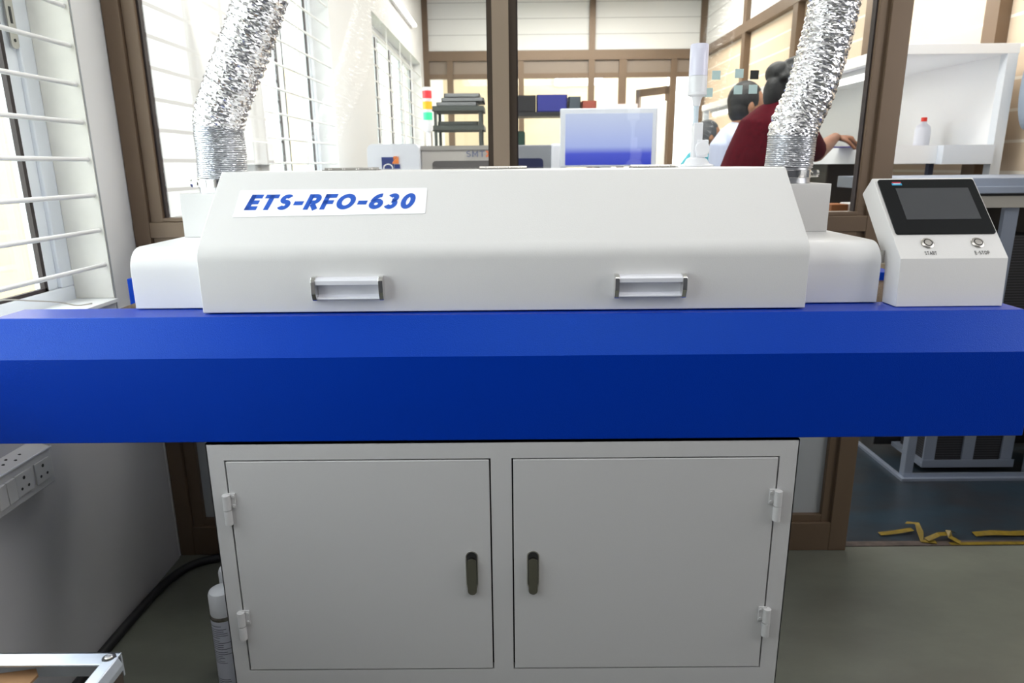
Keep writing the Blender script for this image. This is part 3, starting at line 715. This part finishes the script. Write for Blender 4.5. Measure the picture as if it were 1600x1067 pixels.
g = MB(); g.box(1.632, 2.47, 2.625, 2.645, 0, .012).box(1.632, 2.47, 2.643, 2.65, .0, .028).box(1.615, 1.635, 2.625, 3.18, 0, .012); g.build('base_frame', ALUPRO, mf)
MB().box(1.66, 2.45, 2.95, 2.96, .03, 1.12).build('back_sheet', BLACKP, mf)
MB().box(1.66, 2.45, 2.68, 3.1, .545, .56).build('shelf', BLACKP, mf)
FIN = lines_mat('black_fins', (.012, .012, .014), (.05, .052, .06), 90, 'Z', .3, .5)
def magazine(x, y, z, label):
    t = thing('board_magazine', (x + .195, y, z), label, 'magazine rack', 'black magazines in the machine frame')
    MB().box(x, x + .39, y, y + .24, z, z + .018).box(x, x + .39, y - .004, y, z, z + .034).build('base_plate', ALUPRO, t)
    MB().box(x + .03, x + .36, y + .014, y + .22, z + .018, z + .45).build('finned_side', FIN, t)
    for a in (x + .006, x + .170, x + .335): MB().box(a, a + .048, y + .004, y + .012, z + .018, z + .45).build('upright', ALUPRO, t)
    return t
mg = magazine(1.735, 2.70, .030, 'finned black magazine at the bottom of the machine frame')
c = copy_tree(mg, None, (0, 0, .532)); c['label'] = 'finned black magazine on the upper shelf of the machine frame'
# placement machine
sm = thing('placement_machine', (-.26, 4.4, 0), 'long beige and white assembly machine behind the left glass pane', 'machine')
MB().prism(rounded([(-.815, 0), (-.525, 0), (-.525, 1.419), (-.815, 1.419)], [0, 0, .035, .035], 6), 3.95, 4.9, 'y').build('end_housing', mat('lilac_white_plastic', (.78, .80, .88), .4), sm, smooth=30)
MB().box(-.525, -.02, 4.02, 4.85, 0, 1.408).build('body', mat('beige_grey_panel', (.55, .52, .49), .45), sm, bevel=.01)
MB().box(-.02, .215, 4.01, 4.85, 0, 1.408).build('side_body', mat('slate_grey_panel', (.26, .27, .30), .45), sm, bevel=.006)
MB().box(.215, .30, 4.0, 4.85, 0, 1.413).build('end_cap', mat('lilac_white_plastic2', (.80, .81, .88), .4), sm, bevel=.01)
MB().box(-.525, -.03, 4.012, 4.02, 1.385, 1.408).build('top_strip', mat('grey_strip', (.38, .36, .34), .5), sm)
MB().prism(rounded([(-.46, 1.05), (-.04, 1.05), (-.04, 1.325), (-.46, 1.325)], .02), 4.012, 4.021, 'y').build('window', mat('smoky_window', (.14, .13, .13), .2), sm)
MB().prism(rounded([(.0, 1.05), (.17, 1.05), (.17, 1.335), (.0, 1.335)], .02), 4.003, 4.011, 'y').build('window', mat('navy_window', (.02, .025, .08), .2), sm)
lg = MB(); lg.m(0).box(-.735, -.668, 3.946, 3.95, 1.285, 1.348); lg.m(1).prism([(-.675, 1.32), (-.64, 1.352), (-.64, 1.312), (-.675, 1.312)], 3.944, 3.9495, 'y'); lg.m(1).prism([(-.668, 1.352), (-.645, 1.352), (-.668, 1.33)], 3.944, 3.9495, 'y')
lg.m(2).strip(arc(-.70, 1.29, .025, .02, 200, -20, 10), .006, lambda u, v: Vector((u, 3.9445, v)))
lg.m(0).box(-.664, -.634, 3.946, 3.95, 1.285, 1.308)
lg.build('logo', [mat('navy_logo', (.02, .04, .20), .5), mat('orange_logo', (.85, .25, .06), .5), LABEL], sm)
t1 = MB(); lettering(t1, 'SMT', lambda u, v: Vector((u, 4.010, v)), .034, .16, .15, 0, -.265, 1.345, width=.105); t1.build('lettering', mat('slate_ink', (.22, .24, .35), .5), sm, recalc=False)
t1 = MB(); t1.strip([(0, 0), (.034, .032)], .011, lambda u, v: Vector((-.152 + u, 4.0105, 1.346 + v))); t1.strip([(0, .032), (.034, 0)], .011, lambda u, v: Vector((-.152 + u, 4.010, 1.346 + v))); t1.build('lettering_mark', mat('orange_ink', (.9, .25, .1), .5), sm, recalc=False)
# tower light
tl = thing('tower_light', (-.497, 4.2, 1.408), 'red amber green tower light standing on the beige machine', 'signal light')
MB().cyl((-.497, 4.2, 1.408), (-.497, 4.2, 1.50), .015, 16).build('pole', WHITEB, tl, smooth=40)
MB().lathe([(.022, 0), (.027, .01), (.027, .055)], (-.497, 4.2, 1.495)).build('base', WHITEB, tl, smooth=40)
for (z, cc, nm_) in ((1.558, (.06, .75, .35), 'green_lens'), (1.618, (.95, .45, .02), 'amber_lens'), (1.678, (.85, .05, .06), 'red_lens')):
    MB().lathe([(.027, 0), (.027, .042)], (-.497, 4.2, z)).build(nm_, mat(nm_, cc, .3, emis=cc, estr=.35), tl, smooth=40)
    MB().lathe([(.0255, 0), (.0255, .0168)], (-.497, 4.2, z - .0084 - .0084)).build('spacer_ring', WHITEB, tl, smooth=40)
MB().lathe([(.027, 0), (.027, .014), (.02, .02)], (-.497, 4.2, 1.72)).build('cap', WHITEB, tl, smooth=40)
# monitor on stand
mo = thing('computer_monitor', (.50, 3.72, 0), 'white framed monitor showing pale blue screen behind the glass', 'monitor')
MB().box(.247, .748, 3.705, 3.74, 1.285, 1.578).build('frame', mat('white_bezel', (.80, .84, .93), .35), mo, bevel=.004)
def screen_mat():
    M = mat('blue_screen', (.02, .02, .03), .3); nt = M.node_tree; b_ = nt.nodes['Principled BSDF']
    tc = nt.nodes.new('ShaderNodeTexCoord'); sp = nt.nodes.new('ShaderNodeSeparateXYZ'); nt.links.new(tc.outputs['Generated'], sp.inputs[0])
    r = nt.nodes.new('ShaderNodeValToRGB'); e = r.color_ramp.elements
    e[0].position = .0; e[0].color = (.03, .06, .62, 1); e[1].position = 1; e[1].color = (.68, .76, 1, 1)
    x = e.new(.22); x.color = (.07, .10, .72, 1); x = e.new(.36); x.color = (.45, .54, .98, 1)
    nt.links.new(sp.outputs['Z'], r.inputs[0]); nt.links.new(r.outputs[0], b_.inputs['Emission Color']); b_.inputs['Emission Strength'].default_value = 1.0
    return M
MB().box(.272, .723, 3.7035, 3.7048, 1.295, 1.552).build('screen', screen_mat(), mo)
MB().box(.46, .52, 3.74, 3.76, .02, 1.45).box(.32, .66, 3.62, 3.88, 0, .02).build('stand', WHITEB, mo)
# tray rack
rk = thing('tray_rack', (-.43, 5.6, 0), 'dark slotted rack with shelves behind the tower light', 'rack')
DG = mat('dark_green_grey_tray', (.075, .085, .078), .5)
for (a, b_) in ((-.60, 5.45), (-.26, 5.45), (-.60, 5.78), (-.26, 5.78)): MB().box(a, a + .022, b_, b_ + .022, 0, 1.733).build('leg', DG, rk)
for z in (.6, 1.56, 1.70): MB().box(-.63 if z < 1.6 else -.61, -.22, 5.43, 5.81, z, z + .035).build('shelf', DG, rk)
TRG = mat('grey_tray', (.25, .26, .27), .5); TRL = mat('pale_tray', (.55, .57, .60), .5)
for i, (x0, x1, z, mt_, lb) in enumerate(((-.58, -.27, 1.7355, TRG, 'grey tray lowest of the pile on the dark rack'), (-.54, -.22, 1.7665, TRG, 'grey tray in the middle of the pile on the dark rack'),
                                   (-.52, -.25, 1.7975, TRG, 'grey tray topmost of the pile on the dark rack'), (-.573, -.265, 1.5955, DG, 'dark tray on the middle shelf of the rack'))):
    q = MB(); q.box(x0, x1, 5.475, 5.775, z, z + .006); q.box(x0, x1, 5.475, 5.483, z, z + .030).box(x0, x1, 5.767, 5.775, z, z + .030).box(x0, x0 + .008, 5.475, 5.775, z, z + .030).box(x1 - .008, x1, 5.475, 5.775, z, z + .030)
    tag(q.build('component_tray', mt_), lb, 'tray', 'trays on the dark rack')
# bin shelf
bs = thing('bin_shelf', (.4, 7.1, 0), 'dark shelf unit carrying coloured bins behind the mullion', 'shelf')
for z in (1.755, 1.0): MB().box(-.02, .86, 6.98, 7.3, z, z + .04).build('shelf', BLACKP, bs)
for (a, b_) in ((-.02, 6.98), (.83, 6.98), (-.02, 7.27), (.83, 7.27)): MB().box(a, a + .03, b_, b_ + .03, 0, 1.79).build('leg', ALUD, bs)
for (x0, x1, h_, mt_, lb) in ((.005, .225, .155, mat('black_bin', (.02, .02, .025), .5), 'black bin at the left end of the far shelf'),
                              (.235, .53, .16, mat('blue_bin', (.04, .05, .40), .5), 'wide blue bin on the far shelf'),
                              (.545, .66, .14, mat('slate_bin', (.10, .13, .17), .5), 'small slate bin beside the blue one'),
                              (.675, .815, .10, mat('red_bin', (.55, .12, .08), .5), 'low red bin at the right end of the far shelf')):
    q = MB(); q.box(x0, x1, 7.0, 7.2, 1.7955, 1.805).box(x0, x1, 7.0, 7.008, 1.80, 1.7955 + h_).box(x0, x1, 7.192, 7.2, 1.80, 1.7955 + h_).box(x0, x0 + .008, 7.0, 7.2, 1.80, 1.7955 + h_).box(x1 - .008, x1, 7.0, 7.2, 1.80, 1.7955 + h_)
    tag(q.build('storage_bin', mt_), lb, 'bin', 'bins on the far shelf')
tag(MB().box(.0, .12, 7.02, 7.15, 1.0405, 1.62).build('green_canister', mat('dark_green', (.02, .07, .05), .5), bevel=.02), 'dark green canister below the bins on the far shelf', 'canister')
tag(MB().box(1.62, 1.84, 8.6, 8.9, 0, 2.02).build('white_cupboard', mat('bright_white_door', (.92, .92, .92), .4), bevel=.01), 'tall narrow white cupboard behind the beacon', 'cupboard')
tag(MB().box(1.35, 1.62, 9.33, 9.335, 1.62, 2.05).box(1.48, 1.49, 9.335, 9.56, 2.03, 2.04).build('notice_sheet', mat('pink_paper', (.72, .60, .60), .7)), 'pale pink notice sheet near the far doorway', 'notice')
# switch box on the left wall behind the duct
ws = thing('switch_box', (XL, 3.2, 1.3), 'white switch boxes on the wall behind the left duct', 'switch box')
MB().box(XL + .001, XL + .06, 3.03, 3.18, 1.31, 1.41).build('cover', WHITE, ws, bevel=.004); MB().box(XL + .001, XL + .03, 3.19, 3.36, 1.31, 1.41).build('plate', SOCK, ws, bevel=.004)
# workbench
wb = thing('workbench', (2.1, 5.2, 0), 'white workbench with overhead canopy along the right wall', 'workbench')
BY0, BY1 = 3.5, 7.0
MB().box(1.838, 2.42, BY0, BY0 + .05, 1.792, 1.838).box(1.838, 1.885, BY0, BY1, 1.785, 1.84).build('canopy_frame', WHITE, wb, bevel=.002)
MB().box(1.885, 2.42, BY0 + .05, BY1, 1.80, 1.812).build('canopy_roof', WHITE, wb)
MB().box(2.40, 2.42, BY0 + .05, BY1, 1.28, 1.80).build('back_panel', WHITE, wb)
MB().box(1.845, 2.40, BY0 + .03, BY1, 1.352, 1.374).box(1.845, 1.865, BY0 + .03, BY1, 1.287, 1.352).box(1.845, 2.11, BY0 + .03, BY0 + .05, 1.287, 1.352).build('worktop', WHITE, wb)
MB().box(2.11, 2.36, BY0 - .02, BY0 + .03, 1.283, 1.374).build('front_board', mat('pale_blue_board', (.70, .75, .82), .45), wb)
for (a, b_, z1) in ((2.365, BY0, 1.792), (2.37, BY1 - .05, 1.792), (1.85, BY1 - .05, 1.79)): MB().box(a, a + .05, b_, b_ + .05, 0, z1).build('leg', mat('pale_grey_post', (.72, .76, .80), .4), wb)
MB().box(2.12, 2.145, BY0 + .1, BY0 + .13, 0, 1.287).build('leg', mat('navy_leg', (.03, .04, .08), .5), wb)
for (ya, yb) in ((3.95, 4.6), (5.9, 6.9)):
    t = thing('tube_light', (1.93, ya, 1.76), 'white tube light under the %s of the bench canopy' % ('near end' if ya < 5 else 'far end'), 'lamp', 'tube lights of the bench canopy')
    MB().cyl((1.93, ya, 1.745), (1.93, yb, 1.745), .014, 14).build('tube', mat('lit_tube', (1, 1, 1), .3, emis=(1, .98, .95), estr=3), t, smooth=50)
    MB().box(1.90, 1.96, ya - .02, yb + .02, 1.762, 1.7995).build('batten', WHITE, t)
for (nm_, lb, x_, ya, yb, z_) in (('w', 'white tube light high on the far left wall above the barred windows', -1.11, 6.3, 8.5, 2.86),):
    t = thing('tube_light', (x_, ya, z_), lb, 'lamp')
    MB().cyl((x_, ya, z_), (x_, yb, z_), .018, 14).build('tube', mat('lit_tube_wall', (1, 1, 1), .3, emis=(1, .99, .97), estr=4), t, smooth=50)
    MB().box(XL + .001, x_ - .019, ya, yb, z_ - .03, z_ + .03).build('batten', WHITE, t)
t = thing('tube_light', (1.1, 12.15, 2.6), 'short white light on the cream wall past the far partition', 'lamp')
MB().box(.72, 1.5, 12.12, 12.16, 2.58, 2.70).build('diffuser', mat('lit_diffuser', (1, 1, 1), .3, emis=(1, .99, .95), estr=3), t)
MB().box(.70, 1.52, 12.161, 12.199, 2.57, 2.71).build('batten', WHITE, t)
# bottle
bo = thing('wash_bottle', (2.25, 3.95, 1.3745), 'white bottle with red cap standing on the white bench', 'bottle')
MB().lathe([(.036, 0), (.040, .006), (.040, .09), (.034, .11), (.016, .125), (.014, .135)], (2.265, 3.95, 1.3745)).build('bottle_body', mat('milky_plastic', (.82, .83, .90), .3), bo, smooth=40)
MB().lathe([(.015, 0), (.015, .02), (.013, .022)], (2.265, 3.95, 1.5092)).build('cap', mat('red_cap', (.85, .04, .02), .4), bo, smooth=40)
tag(MB().prism(arc(2.475, 1.63, .055, .19, 0, 360, 30)[:-1], 3.42, 3.46, 'y').build('round_disc', mat('slate_blue_plastic', (.32, .38, .46), .5)), 'grey rounded disc showing behind the end post of the bench', 'disc')
# small table with white tray, seen low through the glass
st = thing('side_table', (1.60, 3.38, 0), 'low dark side table seen low through the right pane', 'table')
MB().box(1.36, 1.83, 3.27, 3.50, 1.03, 1.055).build('tabletop', ALUD, st)
for (a, b_) in ((1.37, 3.28), (1.80, 3.28), (1.37, 3.47), (1.80, 3.47)): MB().box(a, a + .025, b_, b_ + .02, 0, 1.03).build('leg', ALUD, st)
tag(MB().box(1.60, 1.82, 3.28, 3.42, 1.0555, 1.108).build('white_tray', WHITE, bevel=.006), 'white tray on the dark side table', 'tray')
tag(MB().box(1.50, 1.58, 3.28, 3.40, 1.0555, 1.105).build('orange_box', mat('orange_brown', (.5, .17, .04), .5), bevel=.004), 'orange box beside the white tray on the side table', 'box')
tag(MB().box(1.96, 2.20, 4.4, 4.65, 0, 1.34).build('brown_cabinet', ALUD, bevel=.01), 'dark brown upright cabinet under the white bench', 'cabinet')
tag(MB().box(1.72, 1.86, 3.84, 4.02, 1.3745, 1.379).build('purple_notebook', mat('violet_cover', (.12, .08, .5), .5)), 'violet notebook under the reaching hand on the bench', 'notebook')
# square stickers on the glass
for (x, z, mt_, lb) in ((.598, 1.549, 'a', 'pale teal sticker, upper left of those on the right pane'), (.665, 1.553, 'a', 'pale teal sticker, upper middle of those on the right pane'),
                        (.710, 1.549, 'b', 'black sticker on the right pane above a head of hair'), (.665, 1.508, 'a', 'pale sticker on the right pane, lower middle'),
                        (.709, 1.509, 'a', 'pale teal sticker on the right pane, lower right'), (.578, 1.501, 'a', 'pale teal sticker partly hidden behind the beacon')):
    tag(MB().box(x - .0125, x + .0125, YP - .0042, YP - .0032, z - .0125, z + .0125).build('glass_sticker', mat('teal_sticker', (.50, .66, .65), .6) if mt_ == 'a' else BLACKINK), lb, 'sticker', 'square stickers on the glass')

# ================================================================== PEOPLE
def remesh(o, voxel, smooth=6):
    r = o.modifiers.new('r', 'REMESH'); r.mode = 'VOXEL'; r.voxel_size = voxel; r.use_smooth_shade = True
    s_ = o.modifiers.new('s', 'SMOOTH'); s_.factor = .5; s_.iterations = smooth
    dg = bpy.context.evaluated_depsgraph_get(); me = bpy.data.meshes.new_from_object(o.evaluated_get(dg)); old = o.data; mats_ = list(old.materials)
    o.modifiers.clear(); o.data = me
    me.materials.clear()
    for q in mats_: me.materials.append(q)
    return o
def person(base, label, skin, shirt, hair, trousers, lean, height, hair_kind, hand=None, ho=(.11, .19)):
    """faces +x; lean = forward offset of the shoulders"""
    bx, by = base
    t = thing('person', (bx, by, 0), label, 'person')
    k = height / 1.7
    P = lambda x, y, z: Vector((bx + x * k, by + y * k, z * k))
    hipz, shz = .92, 1.40
    hd = P(lean + ho[0], 0, shz + ho[1])
    b_ = MB()
    for s_ in (-1, 1):
        b_.tube([P(.0, s_ * .09, hipz), P(.01, s_ * .095, .50), P(-.02, s_ * .10, .08)], [.085 * k, .055 * k, .036 * k], 12)
        b_.tube([P(-.05, s_ * .10, .045), P(.08, s_ * .11, .04), P(.17, s_ * .12, .03)], [.04 * k, .042 * k, .028 * k], 10)
    b_.tube([P(0, 0, .85), P(.01, 0, 1.05), P(lean * .5, 0, 1.20), P(lean * .9, 0, 1.36), P(lean + .02, 0, 1.43)], [.13 * k, .125 * k, .135 * k, .13 * k, .07 * k], 18)
    b_.tube([P(lean, -.16, 1.38), P(lean + .01, 0, 1.41), P(lean, .16, 1.38)], [.045 * k, .055 * k, .045 * k], 12)
    b_.tube([P(lean + .01, 0, 1.40), hd - Vector((.03, 0, .06)) * k], [.055 * k, .05 * k], 12)
    # head with chin, brow, nose, ears
    b_.ell(hd, (.095 * k, .075 * k, .11 * k)); b_.ell(hd + Vector((.035, 0, -.055)) * k, (.06 * k, .052 * k, .06 * k))
    b_.tube([hd + Vector((.085, 0, .015)) * k, hd + Vector((.112, 0, -.025)) * k, hd + Vector((.09, 0, -.035)) * k], [.010 * k, .015 * k, .012 * k], 8)
    b_.ell(hd + Vector((.088, 0, -.062)) * k, (.012 * k, .024 * k, .009 * k)); b_.ell(hd + Vector((.078, 0, -.095)) * k, (.022 * k, .026 * k, .018 * k))
    for s_ in (-1, 1): b_.ell(hd + Vector((-.005, s_ * .077, -.02)) * k, (.018 * k, .010 * k, .031 * k))
    # arms
    def arm(sh, el, wr, dirv, upv, curl):
        b_.tube([sh, (sh + el) / 2, el, (el + wr) / 2, wr], [.048 * k, .044 * k, .038 * k, .034 * k, .024 * k], 12)
        d_ = dirv.normalized(); up_ = (upv - d_ * upv.dot(d_)).normalized(); sd = d_.cross(up_)
        b_.tube([wr, wr + d_ * .045 * k, wr + d_ * .085 * k], [.024 * k, .036 * k, .037 * k], 12, .45)
        for i_, (off, ln) in enumerate(((.030, .070), (.010, .080), (-.010, .074), (-.028, .056))):
            a_ = wr + d_ * .075 * k + sd * off * k; c_ = curl
            p1 = a_ + (d_ * cos(c_) - up_ * sin(c_)) * ln * .45 * k; p2 = p1 + (d_ * cos(c_ * 2) - up_ * sin(c_ * 2)) * ln * .32 * k; p3 = p2 + (d_ * cos(c_ * 2.8) - up_ * sin(c_ * 2.8)) * ln * .23 * k
            b_.tube([a_, p1, p2, p3], [.0095 * k, .009 * k, .008 * k, .0065 * k], 8)
        a_ = wr + d_ * .025 * k + sd * .030 * k
        b_.tube([a_, a_ + (sd * .7 + d_ * .6 - up_ * .3) * .035 * k, a_ + (sd * .6 + d_ * .9 - up_ * .6) * .065 * k], [.012 * k, .0105 * k, .008 * k], 8)
    shR = P(lean, -.17, 1.37); shL = P(lean, .17, 1.37)
    if hand is not None:
        wr = Vector(hand); el = (shR + wr) / 2 + Vector((-.02, -.06, -.10)); arm(shR, el, wr, Vector((1, .12, -.12)), Vector((0, -.2, 1)), .42)
    else:
        arm(shR, P(lean + .12, -.22, 1.12), P(lean + .30, -.12, 1.14), Vector((1, .3, 0)), Vector((0, 0, 1)), .3); el = None
    arm(shL, P(lean + .03, .25, 1.10), P(lean + .10, .23, .86), Vector((.2, 0, -1)), Vector((0, 1, 0)), .2)
    bo_ = b_.build('body', skin, t); remesh(bo_, .0065, 3)
    # shirt
    s2 = MB()
    s2.tube([P(0, 0, .80), P(.0, 0, .95), P(.01, 0, 1.08), P(lean * .5, 0, 1.22), P(lean * .88, 0, 1.35), P(lean + .01, 0, 1.425), P(lean + .02, 0, 1.455)], [.155 * k, .152 * k, .150 * k, .158 * k, .155 * k, .105 * k, .074 * k], 24)
    s2.tube([P(lean - .01, -.175, 1.365), P(lean, 0, 1.40), P(lean - .01, .175, 1.365)], [.074 * k, .095 * k, .074 * k], 14)
    for sh, el_, s_ in ((shR, (shR + Vector(hand)) / 2 + Vector((-.02, -.06, -.10)) if hand is not None else P(lean + .12, -.22, 1.12), -1), (shL, P(lean + .03, .25, 1.10), 1)):
        s2.tube([sh, (sh + el_) / 2, el_ * .88 + sh * .12], [.068 * k, .060 * k, .054 * k], 14)
    so = s2.build('shirt', shirt, t); remesh(so, .008, 5)
    tr = MB()
    for s_ in (-1, 1): tr.tube([P(0, s_ * .085, .93), P(.01, s_ * .095, .50), P(-.02, s_ * .10, .10)], [.105 * k, .078 * k, .062 * k], 14)
    tr.ell(P(0, 0, .88), (.13 * k, .15 * k, .10 * k)); remesh(tr.build('trousers', trousers, t), .01, 4)
    # hair: cap of ellipsoid that leaves the face free
    h_ = MB(); h_.ell(hd + Vector((-.018, 0, .020)) * k, (.105 * k, .086 * k, .112 * k)); 
    h_.ell(hd + Vector((-.045, 0, -.03)) * k, (.070 * k, .078 * k, .085 * k))
    if hair_kind == 'bun':
        h_.ell(hd + Vector((-.10, 0, .06)) * k, (.055 * k, .05 * k, .05 * k)); h_.ell(hd + Vector((-.12, -.02, -.02)) * k, (.045 * k, .04 * k, .075 * k))
        h_.tube([hd + Vector((-.10, 0, 0)) * k, hd + Vector((-.12, -.01, -.12)) * k, hd + Vector((-.10, -.02, -.20)) * k], [.045 * k, .04 * k, .025 * k], 10)
        rn = random.Random(5)
        for q in range(16):
            a_ = rn.uniform(0, 2 * pi); e_ = rn.uniform(.2, 1.3); v_ = Vector((cos(a_) * cos(e_) * .105 - .02, sin(a_) * cos(e_) * .08, sin(e_) * .12))
            h_.ell(hd + v_ * k, (.022 * k, .02 * k, .018 * k), None, 8, 6)
    for f_ in h_.bm.verts:
        rel = f_.co - hd
        if rel.x > .045 * k and rel.z < .07 * k: f_.co.x = hd.x + .045 * k
    remesh(h_.build('hair', hair, t), .0055, 2)
    return t
SK1 = mat('brown_skin', (.30, .13, .07), .5); SK2 = mat('brown_skin_pale', (.38, .18, .10), .5)
HAIR = mat('black_hair', (.012, .012, .013), .5, bump=(160, .6)); HAIRG = mat('greying_hair', (.07, .075, .085), .6, bump=(160, .6)); TRO = mat('dark_trousers', (.03, .03, .04), .8)
MAR = mat('maroon_cloth', (.075, .001, .007), .85, spec=.1, vary=.25, vscale=60, bump=(90, .3))
person((1.06, 3.22), 'person in a maroon top leaning to the bench, dark hair pinned up', SK1, MAR, HAIR, TRO, .13, 1.80, 'bun', (1.70, 3.76, 1.425), (.08, .125))
person((1.41, 4.5), 'person in a pale lavender shirt with short black hair behind maroon shoulder', SK2, mat('lavender_cloth', (.55, .60, .78), .8), HAIR, TRO, .0, 1.77, 'short', None, (.055, .19))
person((1.52, 5.8), 'person with greying hair and turquoise top beside the beacon pole', SK2, mat('turquoise_cloth', (.02, .35, .45), .7, vary=.5, vscale=25), HAIRG, TRO, .0, 1.62, 'short', None, (.08, .19))
